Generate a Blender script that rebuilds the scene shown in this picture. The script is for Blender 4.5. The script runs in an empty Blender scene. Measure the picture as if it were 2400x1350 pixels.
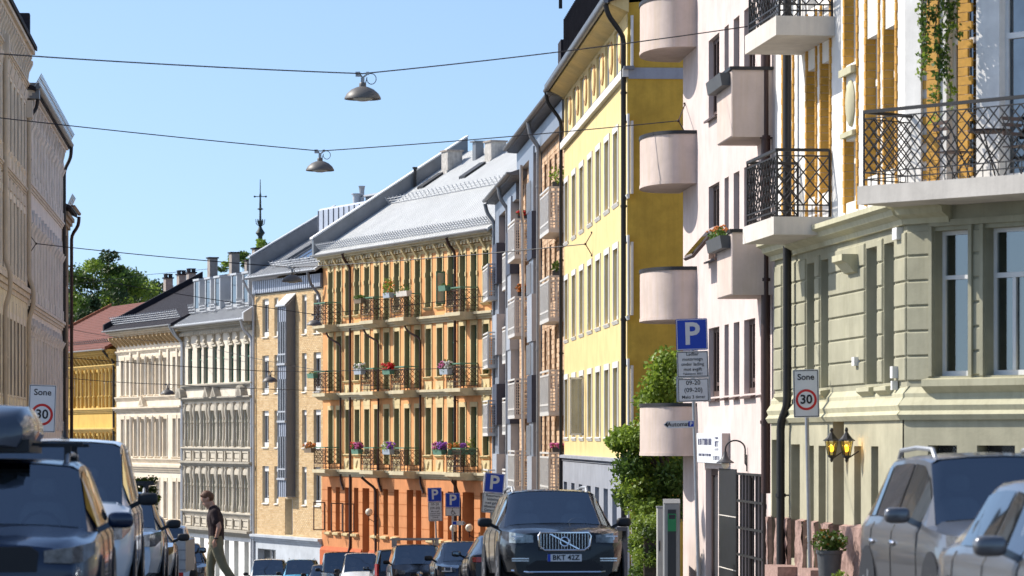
import bpy, bmesh, math, random
from mathutils import Vector, Matrix
random.seed(11)
R = math.radians
scene = bpy.context.scene
COL = scene.collection
# ------------------------------------------------------------------ camera
# world origin = the camera; x right, y down the street, z up (metres)
FPX, CX, HY = 8000.0, 1200.0, 1028.0        # focal length in photo pixels, principal column, horizon row
cam_d = bpy.data.cameras.new('camera'); cam = bpy.data.objects.new('camera', cam_d); COL.objects.link(cam)
cam.location = (0, 0, 0); cam.rotation_euler = (R(90), 0, 0)
cam_d.sensor_width = 36; cam_d.lens = FPX / 2400 * 36
cam_d.shift_y = (HY - 675) / 2400
cam_d.clip_start = 0.5; cam_d.clip_end = 6000
cam_d.dof.use_dof = True; cam_d.dof.focus_distance = 90; cam_d.dof.aperture_fstop = 4.0
scene.camera = cam
# ------------------------------------------------------------------ light
SUN_EL, SUN_AZ = 41, 22                      # azimuth: degrees from -x towards +y
to_sun = Vector((-math.cos(R(SUN_AZ)) * math.cos(R(SUN_EL)), math.sin(R(SUN_AZ)) * math.cos(R(SUN_EL)), math.sin(R(SUN_EL))))
world = bpy.data.worlds.new('World'); scene.world = world; world.use_nodes = True
wn = world.node_tree.nodes; wl = world.node_tree.links
bg = wn['Background']; sky = wn.new('ShaderNodeTexSky')
sky.sky_type = 'NISHITA'; sky.sun_disc = False; sky.sun_elevation = R(SUN_EL)
sky.sun_rotation = math.atan2(to_sun.x, to_sun.y)
sky.altitude = 0; sky.air_density = 1.0; sky.dust_density = 1.0; sky.ozone_density = 3.5
wtc = wn.new('ShaderNodeTexCoord'); wmp = wn.new('ShaderNodeMapping'); wmp.inputs['Location'].default_value = (0, 0, .10)   # clear summer sky: little pale haze along the skyline
wl.new(wtc.outputs['Generated'], wmp.inputs['Vector']); wl.new(wmp.outputs[0], sky.inputs[0])
wl.new(sky.outputs[0], bg.inputs[0]); bg.inputs[1].default_value = 0.15
sun_d = bpy.data.lights.new('sun', 'SUN'); sun = bpy.data.objects.new('sun', sun_d); COL.objects.link(sun)
sun_d.energy = 5.0; sun_d.angle = R(0.53); sun_d.color = (1, 0.95, 0.87)
sun.rotation_euler = (-to_sun).to_track_quat('-Z', 'Y').to_euler()
scene.view_settings.view_transform = 'Standard'; scene.view_settings.look = 'None'
scene.view_settings.exposure = 0.36; scene.view_settings.gamma = 1
# ------------------------------------------------------------------ mesh builder
def area(p): return sum(p[i-1][0]*p[i][1]-p[i][0]*p[i-1][1] for i in range(len(p)))
def recalc(o):
    b = bmesh.new(); b.from_mesh(o.data); bmesh.ops.recalc_face_normals(b, faces=b.faces); b.to_mesh(o.data); b.free(); return o
class MB:
    def __init__(s, dz=0.0): s.v = []; s.f = []; s.mi = []; s.dz = dz
    def add(s, vs, fs, mi=0):
        n = len(s.v); dz = s.dz
        s.v += [(a, b, c + dz) for a, b, c in vs]; s.f += [tuple(i + n for i in f) for f in fs]; s.mi += [mi] * len(fs)
        return s
    def box(s, x0, x1, y0, y1, z0, z1, mi=0):
        return s.add([(x0,y0,z0),(x1,y0,z0),(x1,y1,z0),(x0,y1,z0),(x0,y0,z1),(x1,y0,z1),(x1,y1,z1),(x0,y1,z1)],
              [(0,3,2,1),(4,5,6,7),(0,1,5,4),(1,2,6,5),(2,3,7,6),(3,0,4,7)], mi)
    def cbox(s, x0, x1, y0, y1, z0, z1, c, mi=0):       # block with a chamfered front (front = y0)
        return s.add([(x0,y1,z0),(x1,y1,z0),(x1,y1,z1),(x0,y1,z1),(x0,y0+c,z0),(x1,y0+c,z0),(x1,y0+c,z1),(x0,y0+c,z1),
                      (x0+c,y0,z0+c),(x1-c,y0,z0+c),(x1-c,y0,z1-c),(x0+c,y0,z1-c)],
              [(0,1,5,4),(1,2,6,5),(2,3,7,6),(3,0,4,7),(4,5,9,8),(5,6,10,9),(6,7,11,10),(7,4,8,11),(8,9,10,11)], mi)
    def quad(s, a, b, c, d, mi=0): return s.add([a, b, c, d], [(0,1,2,3)], mi)
    def prism_x(s, prof, x0, x1, mi=0):                  # profile (y, z) swept along x
        if area(prof) < 0: prof = prof[::-1]
        if x1 < x0: x0, x1 = x1, x0
        n = len(prof)
        vs = [(x0, y, z) for y, z in prof] + [(x1, y, z) for y, z in prof]
        fs = [(i, (i+1) % n, n + (i+1) % n, n + i) for i in range(n)]
        return s.add(vs, fs + [tuple(range(n-1, -1, -1)), tuple(range(n, 2*n))], mi)
    def prism_z(s, prof, z0, z1, mi=0):                  # outline (x, y) raised from z0 to z1
        if area(prof) < 0: prof = prof[::-1]
        n = len(prof)
        vs = [(x, y, z0) for x, y in prof] + [(x, y, z1) for x, y in prof]
        fs = [(i, (i+1) % n, n + (i+1) % n, n + i) for i in range(n)]
        return s.add(vs, fs + [tuple(range(n-1, -1, -1)), tuple(range(n, 2*n))], mi)
    def prism_y(s, prof, y0, y1, mi=0):                  # outline (x, z) swept along y
        if area(prof) > 0: prof = prof[::-1]
        n = len(prof)
        vs = [(x, y0, z) for x, z in prof] + [(x, y1, z) for x, z in prof]
        fs = [(i, (i+1) % n, n + (i+1) % n, n + i) for i in range(n)]
        return s.add(vs, fs + [tuple(range(n-1, -1, -1)), tuple(range(n, 2*n))], mi)
    def tube(s, pts, r, n=8, mi=0, caps=True):
        pts = [Vector(p) for p in pts]; rs = r if isinstance(r, (list, tuple)) else [r] * len(pts)
        vs = []; prev = None
        for i, p in enumerate(pts):
            t = (pts[min(i+1, len(pts)-1)] - pts[max(i-1, 0)]).normalized()
            if prev is None: prev = t.orthogonal().normalized()
            prev = (prev - t * prev.dot(t)); prev = prev.normalized() if prev.length > 1e-6 else t.orthogonal().normalized()
            q = t.cross(prev)
            for k in range(n):
                a = 2 * math.pi * k / n
                vs.append(tuple(p + (prev * math.cos(a) + q * math.sin(a)) * rs[i]))
        m = len(pts)
        fs = [(i*n+k, i*n+(k+1) % n, (i+1)*n+(k+1) % n, (i+1)*n+k) for i in range(m-1) for k in range(n)]
        if caps: fs += [tuple(range(n-1, -1, -1)), tuple((m-1)*n+k for k in range(n))]
        return s.add(vs, fs, mi)
    def bar(s, a, b, t, mi=0):                           # thin square bar between two points
        return s.tube([a, b], t * 0.7, 4, mi)
    def lathe(s, prof, c=(0,0,0), n=16, mi=0):           # (r, z) turned about z
        if sum((a[0]+b[0])*(b[1]-a[1]) for a, b in zip(prof, prof[1:])) < 0: prof = prof[::-1]
        vs = []; m = len(prof)
        for r, z in prof:
            for k in range(n):
                a = 2*math.pi*k/n; vs.append((c[0]+r*math.cos(a), c[1]+r*math.sin(a), c[2]+z))
        fs = [(i*n+k, i*n+(k+1) % n, (i+1)*n+(k+1) % n, (i+1)*n+k) for i in range(m-1) for k in range(n)]
        fs += [tuple(range(n-1, -1, -1)), tuple((m-1)*n+k for k in range(n))]
        return s.add(vs, fs, mi)
    def ball(s, c, rx, ry, rz, n=12, m=8, mi=0):
        vs = [(c[0], c[1], c[2]-rz)]
        for i in range(1, m):
            t = math.pi*i/m - math.pi/2
            for k in range(n):
                a = 2*math.pi*k/n
                vs.append((c[0]+rx*math.cos(t)*math.cos(a), c[1]+ry*math.cos(t)*math.sin(a), c[2]+rz*math.sin(t)))
        vs.append((c[0], c[1], c[2]+rz)); fs = []
        for k in range(n):
            fs.append((0, 1+(k+1) % n, 1+k))
            for i in range(m-2):
                a = 1+i*n; fs.append((a+k, a+(k+1) % n, a+n+(k+1) % n, a+n+k))
            a = 1+(m-2)*n; fs.append((a+k, a+(k+1) % n, len(vs)-1))
        return s.add(vs, fs, mi)
    def sball(s, c, rx, ry, rz, e=.55, n=16, m=10, mi=0):   # rounded box
        f = lambda a: math.copysign(abs(a)**e, a); k = len(s.v); s.ball((0,0,-s.dz), 1, 1, 1, n, m, mi)
        s.v[k:] = [(c[0]+rx*f(x), c[1]+ry*f(y), c[2]+rz*f(z)+s.dz) for x, y, z in s.v[k:]]; return s
    def leaves(s, c, r, n, size, flat=1.0, mi=0, rng=random):
        for _ in range(n):
            while True:
                d = Vector((rng.uniform(-1,1), rng.uniform(-1,1), rng.uniform(-1,1)))
                if 0.1 < d.length < 1: break
            d = d * (0.55 + 0.45*rng.random()) if rng.random() < .6 else d
            p = Vector((c[0]+d.x*r[0], c[1]+d.y*r[1], c[2]+d.z*r[2]))
            a = Vector((rng.uniform(-1,1), rng.uniform(-1,1), rng.uniform(-1,1)*flat)).normalized()
            b = a.orthogonal().normalized(); b = Matrix.Rotation(rng.uniform(0, 6.28), 3, a) @ b
            e = a.cross(b); w = size * rng.uniform(.6, 1.25); h = w * .62
            s.add([tuple(p - b*w), tuple(p - e*h*.9), tuple(p + b*w), tuple(p + e*h)], [(0,1,2,3)], mi)
        return s
    def mesh(s, name, mats, smooth=False, sharp=40):
        me = bpy.data.meshes.new(name); me.from_pydata(s.v, [], s.f)
        for m in (mats if isinstance(mats, (list, tuple)) else [mats]): me.materials.append(m)
        if any(s.mi): me.polygons.foreach_set('material_index', s.mi)
        if smooth:
            me.polygons.foreach_set('use_smooth', [True] * len(s.f)); me.set_sharp_from_angle(angle=R(sharp))
        me.update(); return me
def link(name, me, parent=None, loc=None, rotz=0.0):
    o = bpy.data.objects.new(name, me); COL.objects.link(o)
    if parent is not None: o.parent = parent
    if loc: o.location = loc
    if rotz: o.rotation_euler = (0, 0, rotz)
    return o
def part(name, mb, mats, parent=None, smooth=False, loc=None, sharp=40):
    return link(name, mb.mesh(name, mats, smooth, sharp), parent, loc)
def tag(o, label, cat, group=None):
    o['label'] = label; o['category'] = cat
    if group: o['group'] = group
    return o
def thing(name, label, cat, loc=(0,0,0), rotz=0.0, group=None):
    o = link(name, None, None, loc, rotz); o.empty_display_size = .2
    return tag(o, label, cat, group)
def structure(o): o['kind'] = 'structure'; return o
def text_mesh(body, size, mat, align='CENTER', bold=0.0, depth=0.002, space=1.0):
    cu = bpy.data.curves.new('lettering', 'FONT'); cu.body = body; cu.size = size; cu.align_x = align; cu.align_y = 'CENTER'
    cu.offset = bold; cu.extrude = depth; cu.space_character = space; cu.resolution_u = 3
    o = bpy.data.objects.new('lettering', cu); COL.objects.link(o)
    bpy.context.view_layer.update()
    me = bpy.data.meshes.new_from_object(o.evaluated_get(bpy.context.evaluated_depsgraph_get()))
    bpy.data.objects.remove(o); bpy.data.curves.remove(cu)
    me.materials.clear(); me.materials.append(mat); return me
def px(x, y, d): return Vector(((x-CX)/FPX*d, d, (HY-y)/FPX*d))
# ------------------------------------------------------------------ materials
def _n(nt, t, **kw):
    n = nt.nodes.new(t)
    for k, v in kw.items():
        if k in n.inputs: n.inputs[k].default_value = v
        else: setattr(n, k, v)
    return n
def mat(name, col, rough=.7, metal=0.0, var=.12, scale=3.0, bump=0.0, bscale=30.0, streak=0.0, spec=.4, coat=0.0, stain=None, dist=.01):
    m = bpy.data.materials.new(name); m.use_nodes = True; nt = m.node_tree; b = nt.nodes['Principled BSDF']; L = nt.links
    b.inputs['Roughness'].default_value = rough; b.inputs['Metallic'].default_value = metal
    b.inputs['Specular IOR Level'].default_value = spec; b.inputs['Coat Weight'].default_value = coat; b.inputs['Coat Roughness'].default_value = .03
    tc = _n(nt, 'ShaderNodeTexCoord')
    out = None
    if var > 0:
        no = _n(nt, 'ShaderNodeTexNoise', Scale=scale, Detail=6.0, Roughness=.62); L.new(tc.outputs['Object'], no.inputs['Vector'])
        ra = _n(nt, 'ShaderNodeMapRange'); ra.inputs[1].default_value = .3; ra.inputs[2].default_value = .7
        ra.inputs[3].default_value = 1 - var; ra.inputs[4].default_value = 1 + var*.6; L.new(no.outputs['Fac'], ra.inputs[0])
        mx = _n(nt, 'ShaderNodeMix', data_type='RGBA', blend_type='MULTIPLY'); mx.inputs[0].default_value = 1
        mx.inputs[6].default_value = (*col, 1); L.new(ra.outputs[0], mx.inputs[7]); out = mx.outputs[2]
        if streak > 0:                               # rain streaks and grime, drawn out downwards
            mp = _n(nt, 'ShaderNodeMapping'); mp.inputs['Scale'].default_value = (5.0, 5.0, .35); L.new(tc.outputs['Object'], mp.inputs['Vector'])
            n2 = _n(nt, 'ShaderNodeTexNoise', Scale=1.6, Detail=5.0, Roughness=.65); L.new(mp.outputs[0], n2.inputs['Vector'])
            r2 = _n(nt, 'ShaderNodeMapRange'); r2.inputs[1].default_value = .45; r2.inputs[2].default_value = .8; r2.inputs[3].default_value = 0; r2.inputs[4].default_value = streak
            L.new(n2.outputs['Fac'], r2.inputs[0])
            m2 = _n(nt, 'ShaderNodeMix', data_type='RGBA'); L.new(r2.outputs[0], m2.inputs[0]); L.new(out, m2.inputs[6])
            m2.inputs[7].default_value = (*(stain or tuple(c*.45 for c in col)), 1); out = m2.outputs[2]
        L.new(out, b.inputs['Base Color'])
    else: b.inputs['Base Color'].default_value = (*col, 1)
    if bump > 0:
        nb = _n(nt, 'ShaderNodeTexNoise', Scale=bscale, Detail=4.0); L.new(tc.outputs['Object'], nb.inputs['Vector'])
        bp = _n(nt, 'ShaderNodeBump', Strength=bump, Distance=dist); L.new(nb.outputs['Fac'], bp.inputs['Height']); L.new(bp.outputs[0], b.inputs['Normal'])
    return m
def plaster(name, col, streak=.3, var=.19, bump=.25, stain=None): return mat(name, col, .85, 0, var, 1.3, bump, 22, streak, .25, 0, stain)
def leafmat(name, col, var=.5):
    m = mat(name, col, .5, 0, var, 1.1, 0, 1, 0, .35); nt = m.node_tree; b = nt.nodes['Principled BSDF']
    src = b.inputs['Base Color'].links[0].from_socket
    tr = _n(nt, 'ShaderNodeBsdfTranslucent'); mi = _n(nt, 'ShaderNodeMixShader'); mi.inputs[0].default_value = .42
    nt.links.new(src, tr.inputs['Color']); nt.links.new(b.outputs[0], mi.inputs[1]); nt.links.new(tr.outputs[0], mi.inputs[2])
    nt.links.new(mi.outputs[0], nt.nodes['Material Output'].inputs['Surface']); return m
def glassmat(name, tint=(.15,.17,.19), rough=.04, metal=1.0, var=.5): return mat(name, tint, rough, metal, var, .45, .06, .8, 0, .5, 0, None, .02)
def clearglass(name, tint, mixf, base=(.02,.03,.03), metal=0.0):
    m = bpy.data.materials.new(name); m.use_nodes = True; nt = m.node_tree; b = nt.nodes['Principled BSDF']
    b.inputs['Base Color'].default_value = (*base,1); b.inputs['Roughness'].default_value = .02; b.inputs['Metallic'].default_value = metal
    tr = _n(nt, 'ShaderNodeBsdfTransparent'); tr.inputs[0].default_value = (*tint, 1)
    mi = _n(nt, 'ShaderNodeMixShader'); mi.inputs[0].default_value = mixf
    nt.links.new(b.outputs[0], mi.inputs[1]); nt.links.new(tr.outputs[0], mi.inputs[2]); nt.links.new(mi.outputs[0], nt.nodes['Material Output'].inputs['Surface'])
    return m
def emit(name, col, st):
    m = mat(name, col, .5, 0, 0); b = m.node_tree.nodes['Principled BSDF']
    b.inputs['Emission Color'].default_value = (*col, 1); b.inputs['Emission Strength'].default_value = st; return m
M = {}
M['asphalt'] = mat('asphalt', (.06,.06,.062), .9, 0, .3, 6, .5, 90)
M['paving'] = mat('paving', (.25,.24,.225), .9, 0, .2, 2, .4, 60)
M['kerb'] = mat('kerb_granite', (.32,.31,.30), .85, 0, .2, 12, .4, 60)
M['glass'] = glassmat('window_glass'); M['glass2'] = glassmat('window_glass_blind', (.24,.25,.25), .08, .8); M['glass3'] = glassmat('window_glass_curtain', (.36,.35,.32), .12, .3, .25)
M['white'] = mat('white_paint', (.74,.73,.70), .5, 0, .06, 5); M['grey_frame'] = mat('grey_frame', (.40,.42,.45), .5, 0, .06, 5)
M['green_frame'] = mat('green_frame', (.07,.19,.12), .45, 0, .12, 5); M['brown_frame'] = mat('brown_frame', (.09,.055,.045), .5, 0, .15, 5)
M['black'] = mat('black_metal', (.018,.017,.017), .5, .0, .2, 8, .1, 60); M['pipe_brown'] = mat('pipe_brown', (.055,.026,.02), .45, 0, .15, 4)
M['zinc'] = mat('zinc', (.50,.51,.52), .45, .2, .12, 1.5, .08, 12, .18); M['zinc_dark'] = mat('zinc_dark', (.20,.21,.225), .45, .4, .15, 2, .08, 12, .15)
M['slate'] = mat('slate_black', (.03,.027,.033), .8, 0, .25, 2, .3, 30, 0, .15); M['redtile'] = mat('red_tile', (.17,.055,.035), .8, 0, .3, 3, .5, 30)
M['chrome'] = mat('chrome', (.8,.8,.82), .12, 1, 0); M['galv'] = mat('galvanised_steel', (.36,.37,.38), .45, .6, .12, 9)
M['rust'] = mat('rusty_iron', (.06,.03,.02), .7, 0, .3, 12); M['concrete'] = plaster('balcony_concrete', (.62,.57,.50), .25)
M['flower_red'] = mat('red_blossom', (.65,.02,.02), .6, 0, .3, 20); M['flower_pink'] = mat('pink_blossom', (.62,.12,.33), .6, 0, .3, 20)
M['flower_purple'] = mat('purple_blossom', (.34,.10,.50), .6, 0, .3, 20); M['flower_orange'] = mat('orange_blossom', (.70,.20,.03), .6, 0, .3, 20); M['flower_white'] = mat('white_blossom', (.75,.72,.66), .6, 0, .2, 20)
M['leaf'] = leafmat('leaf_green', (.09,.155,.028)); M['leaf_bright'] = leafmat('leaf_bright', (.235,.33,.045), .45); M['leaf_dark'] = leafmat('leaf_dark', (.042,.075,.025)); M['leaf_autumn'] = leafmat('leaf_autumn', (.23,.11,.02))
M['bark'] = mat('bark', (.09,.07,.055), .9, 0, .3, 6, .8, 14)
M['terracotta'] = mat('terracotta', (.36,.13,.06), .8, 0, .15, 9); M['planter_green'] = mat('planter_green', (.10,.22,.15), .6, 0, .15, 9); M['planter_wood'] = mat('planter_wood', (.20,.15,.10), .8, 0, .25, 9); M['planter_grey'] = mat('planter_grey', (.08,.085,.09), .6, 0, .15, 9); M['planter_zinc'] = mat('planter_zinc', (.42,.47,.52), .5, .3, .15, 9)
# ------------------------------------------------------------------ terrain
GP = [(-60,-1.4),(0,-1.6),(30,-1.8),(43,-1.97),(53,-2.42),(65,-2.95),(118,-5.5),(151,-7.15),(170,-7.9),(200,-8.6),(260,-9.1),(400,-9.6),(4000,-9.6)]
def g(d):
    for (a, za), (b, zb) in zip(GP, GP[1:]):
        if d <= b: return za + (zb - za) * (d - a) / (b - a)
    return -9.6
def sx(xp, d): return xp - .08 * d                       # street axis: offset xp metres right of the vanishing line
DS = [-60,-30,0,15,30,36,43,48,53,59,65,75,85,95,105,118,130,137,145,151,160,170,185,200,230,260,320,400]
gm = MB()
xs = [-1500,-300,-80,-30,-12,0,12,30,80,300,1500]; ds = DS + [700,1500,4000]
gm.add([(x, d, g(d) - .03) for d in ds for x in xs], [(i*len(xs)+j, i*len(xs)+j+1, (i+1)*len(xs)+j+1, (i+1)*len(xs)+j) for i in range(len(ds)-1) for j in range(len(xs)-1)])
structure(part('ground', gm, M['paving']))
def bend(xp, d):                                          # past 137 m the street swings to the left
    return sx(xp, d) if d <= 137 else sx(xp, 137) - .40 * (d - 137)
def strip(name, left, right, dsl, top, m, kerb=None):
    mb = MB(); n = len(dsl)
    vs = [(left(d), d, g(d) + top) for d in dsl] + [(right(d), d, g(d) + top) for d in dsl]
    mb.add(vs, [(i, n+i, n+i+1, i+1) for i in range(n-1)])
    if kerb is not None:
        e = left if kerb == 0 else right
        mb.add([(e(d), d, g(d) + top) for d in dsl] + [(e(d), d, g(d) - .02) for d in dsl], [(i, i+1, n+i+1, n+i) for i in range(n-1)], 1)
    return structure(part(name, mb, [m, M['kerb']]))
RD = [d for d in DS if d <= 230]
strip('road', lambda d: bend(-4.2, d), lambda d: bend(7.3, d) if d > 52 else bend(7.3, d) + (52-d)*.9, RD, .004, M['asphalt'])
strip('pavement', lambda d: sx(-7.2, d), lambda d: sx(-4.2, d), [d for d in DS if d <= 145], .13, M['paving'], 1)
strip('pavement', lambda d: bend(7.3, d), lambda d: bend(11.5, d), [d for d in DS if 53 <= d <= 230], .13, M['paving'], 0)
cm = MB(); cm.add([(2.6,53,g(53)+.13),(7.2,53,g(53)+.13),(10.5,46,g(46)+.15),(8.2,44.6,g(45)+.15),(5.2,47.6,g(47)+.14),(3.4,50.6,g(50)+.14),
                   (2.6,53,-2.6),(7.2,53,-2.6),(10.5,46,-2.6),(8.2,44.6,-2.6),(5.2,47.6,-2.6),(3.4,50.6,-2.6)], [(5,4,3,2,1,0),(0,6,11,5),(5,11,10,4),(4,10,9,3),(3,9,8,2)])
structure(part('pavement', cm, M['paving']))
# ------------------------------------------------------------------ building helper
_cache = {}
class Bld:
    """facade plane: local x runs left to right along it as seen from the street, local y into the building"""
    def __init__(s, p0, p1, zb, zt, depth=10, name=None, label=None, cat='building', host=None, group=None):
        s.p0 = Vector(p0); s.p1 = Vector(p1); t = s.p1 - s.p0; s.L = t.length; s.t = t.normalized(); s.n = Vector((-s.t.y, s.t.x))
        s.zb = zb; s.zt = zt; s.depth = depth; s.op = []; ang = math.atan2(s.t.y, s.t.x)
        if host is None:
            s.root = thing(name, label, cat, (p0[0], p0[1], zb), ang, group); s.rl = Vector((0,0,0)); s.ra = 0.0
        else:
            s.root = host.root; s.zb = host.zb; q = s.p0 - host.p0; s.rl = Vector((q.dot(host.t), q.dot(host.n), 0)); s.ra = ang - math.atan2(host.t.y, host.t.x)
    def mb(s): return MB(-s.zb)
    def u(s, x, v=0.0):                                   # photo column -> metres along the plane v metres in front of the wall
        k = (x - CX) / FPX; o = s.p0 - s.n * v
        return (k * o.y - o.x) / (s.t.x - k * s.t.y)
    def z(s, x, y, v=0.0):
        o = s.p0 - s.n * v; return (HY - y) / FPX * (o.y + s.u(x, v) * s.t.y)
    def put(s, o):
        if s.ra: o.rotation_euler[2] += s.ra
        l = Vector(o.location); c, q = math.cos(s.ra), math.sin(s.ra)
        o.location = (s.rl.x + c*l.x - q*l.y, s.rl.y + q*l.x + c*l.y, l.z); return o
    def part(s, name, mb, mats, parent=None, smooth=False, loc=None, sharp=40):
        if parent is not None: return part(name, mb, mats, parent, smooth, loc, sharp)
        return s.put(part(name, mb, mats, s.root, smooth, loc, sharp))
    def link(s, name, me, loc): return s.put(link(name, me, s.root, (loc[0], loc[1], loc[2] - s.zb)))
    def wall(s, z0, z1, mats, name='wall', y=0.0, u0=0.0, u1=None, sides=True, gable=None, dep=.22, reveal=0):
        u1 = s.L if u1 is None else u1; mb = s.mb()
        ops = [o for o in s.op if o[0] >= u0 - .01 and o[1] <= u1 + .01 and o[3] > z0 and o[2] < z1]
        ops = [(a, b, max(c, z0), min(d, z1), e) for a, b, c, d, e in ops]
        us = sorted({u0, u1} | {o[0] for o in ops} | {o[1] for o in ops}); zs = sorted({z0, z1} | {o[2] for o in ops} | {o[3] for o in ops})
        for i in range(len(us)-1):
            if us[i+1] - us[i] < 1e-5: continue
            for j in range(len(zs)-1):
                if zs[j+1] - zs[j] < 1e-5: continue
                a = (us[i]+us[i+1])/2; b = (zs[j]+zs[j+1])/2
                if any(o[0] < a < o[1] and o[2] < b < o[3] for o in ops): continue
                mb.quad((us[i],y,zs[j]), (us[i+1],y,zs[j]), (us[i+1],y,zs[j+1]), (us[i],y,zs[j+1]))
        for a, b, c, d, e in ops:
            y2 = y + e + .06
            for q_ in (((a,y,d),(a,y,c),(a,y2,c),(a,y2,d)), ((b,y,c),(b,y,d),(b,y2,d),(b,y2,c)), ((b,y,d),(a,y,d),(a,y2,d),(b,y2,d)), ((a,y,c),(b,y,c),(b,y2,c),(a,y2,c))): mb.quad(*q_, reveal)
        if sides:
            D = s.depth
            if gable:
                ry, rz = gable
                for uu in (u0, u1): mb.add([(uu,y,z0),(uu,y,z1),(uu,ry,rz),(uu,D,z1),(uu,D,z0)], [(0,1,2,3,4) if uu == u0 else (4,3,2,1,0)])
            else:
                mb.quad((u0,D,z0),(u0,y,z0),(u0,y,z1),(u0,D,z1)); mb.quad((u1,y,z0),(u1,D,z0),(u1,D,z1),(u1,y,z1))
                mb.quad((u0,y,z1),(u1,y,z1),(u1,D,z1),(u0,D,z1))
            mb.quad((u1,D,z0),(u0,D,z0),(u0,D,z1),(u1,D,z1))
        return s.part(name, mb, mats)
    def window(s, u0, u1, z0, z1, dep=.22, style='cross', fm='white', gm='glass', y=0.0, cut=True, fw=.06):
        if cut: s.op.append((u0, u1, z0, z1, dep))
        w, h = round(u1-u0, 2), round(z1-z0, 2); key = ('w', style, w, h, fm, fw)
        if key not in _cache:
            mb = MB(); f = fw
            mb.box(0, f, 0, .06, 0, h).box(w-f, w, 0, .06, 0, h).box(f, w-f, 0, .06, 0, f*1.3).box(f, w-f, 0, .06, h-f, h)
            zt = h*.68
            if style in ('cross', 'tee'):
                mb.box(f, w-f, -.025, .05, zt-f*.6, zt+f*.6); mb.box(w/2-f*.5, w/2+f*.5, -.012, .045, f*1.3, zt-f*.6)
                if style == 'cross': mb.box(w/2-f*.4, w/2+f*.4, -.006, .045, zt+f*.6, h-f)
            elif style == 'mid': mb.box(w/2-f*.5, w/2+f*.5, -.012, .045, f*1.3, h-f)
            elif style == 'side': mb.box(w*.36-f*.4, w*.36+f*.4, -.012, .045, f*1.3, h-f); mb.box(w*.36+f*.4, w-f, -.01, .045, h*.16, h*.16+f*.8)
            elif style == 'bar': mb.box(f, w-f, -.012, .045, zt-f*.5, zt+f*.5)
            _cache[key] = mb.mesh('window', M[fm])
            mp = MB(); mp.box(f*.5, w-f*.5, .03, .05, f*.5, h-f*.5); _cache[key + ('p', gm)] = mp.mesh('pane', M[gm])
        if key + ('p', gm) not in _cache:
            mp = MB(); mp.box(fw*.5, w-fw*.5, .03, .05, fw*.5, h-fw*.5); _cache[key + ('p', gm)] = mp.mesh('pane', M[gm])
        o = s.link('window', _cache[key], (u0, y + dep, z0)); link('pane', _cache[key + ('p', gm)], o); return o
    def pane(s): return random.choice(['glass']*4 + ['glass2']*2 + ['glass3'])
    def surround(s, u0, u1, z0, z1, w, proj, m, sill=.12, top=.16, blocks=False, key=False, sillproj=.12):
        W, H = round(u1-u0, 2), round(z1-z0, 2); k = ('s', W, H, w, proj, id(m), sill, top, blocks, key)
        if k not in _cache:
            mb = MB(); e = .004
            mb.box(-w, -e, -proj, .02, 0, H+e).box(W+e, W+w, -proj, .02, 0, H+e).box(-w, W+w, -proj-.004, .02, H+e, H+top)
            if sill: mb.prism_x([(.02,-sill),(-proj*.6,-sill),(-proj-sillproj,-sill*.35),(-proj-sillproj,-.03),(.02,-.002)], -w-.03, W+w+.03)
            if blocks:
                for a, b in ((-w-.03, -e), (W+e, W+w+.03)): mb.box(a, b, -proj-.025, -proj+.02, H*.62, H*.62+.18).box(a, b, -proj-.025, -proj+.02, .02, .2)
            if key: mb.prism_x([(.02,H-.06),(-proj-.02,H-.06),(-proj-.08,H+.24),(-proj-.08,H+.3),(.02,H+.3)], W/2-.05, W/2+.05)
            _cache[k] = mb.mesh('window_surround', m)
        return s.link('window_surround', _cache[k], (u0, 0, z0))
    def band(s, z0, z1, proj, m, u0=-.03, u1=None, name='string_course', steps=3):
        u1 = s.L + .03 if u1 is None else u1; mb = s.mb(); pr = [(.02, z0)]
        for i in range(steps):
            a = z0 + (z1-z0)*i/steps; b = z0 + (z1-z0)*(i+1)/steps; p = proj*(i+1)/steps
            pr += [(-p, a), (-p, b)]
        mb.prism_x(pr + [(.02, z1 + .02)], u0, u1); return s.part(name, mb, m)
    def roof(s, ey, ez, ry, rz, m, u0=-.15, u1=None, seam=0, seam_m=None, seamh=.012, th=.14, back=True, rough=0):
        u1 = s.L + .15 if u1 is None else u1; mb = s.mb(); by = 2*ry - ey
        pr = [(ey, ez), (ry, rz), (by, ez), (by, ez-th), (ry, rz-th), (ey, ez-th)] if back else [(ey, ez), (ry, rz), (ry, rz-th), (ey, ez-th)]
        mb.prism_x(pr, u0, u1); rf = s.part('roof', mb, m)
        s.rf = (ey, ez, ry, rz)
        if seam:
            mb = s.mb(); n = int((u1-u0)/seam); dy, dz = ry-ey, rz-ez; l = math.hypot(dy, dz); ny, nz = -dz/l*seamh, dy/l*seamh
            for i in range(1, n):
                a = u0 + i*(u1-u0)/n
                mb.prism_x([(ey, ez-.005), (ry, rz-.005), (ry+ny, rz+nz), (ey+ny, ez+nz)], a-.014, a+.014)
            o = part('standing_seams', mb, seam_m or m, rf, loc=None); o['kind'] = 'stuff'
        return rf
    def on_roof(s, y): ey, ez, ry, rz = s.rf; return ez + (rz-ez)*(y-ey)/(ry-ey)
    def snow_guard(s, rf, y, u0, u1, m, h=.28, rails=3, step=.45):
        mb = s.mb(); z = s.on_roof(y)
        for i in range(rails): mb.tube([(u0, y-.06*i, z+.06+h*i/rails), (u1, y-.06*i, z+.06+h*i/rails)], .018, 5)
        n = int((u1-u0)/step)
        for i in range(n+1):
            a = u0+(u1-u0)*i/n; mb.bar((a, y+.06, z), (a, y-.06*rails, z+h+.04), .03)
        part('snow_guard', mb, m, rf)
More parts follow.
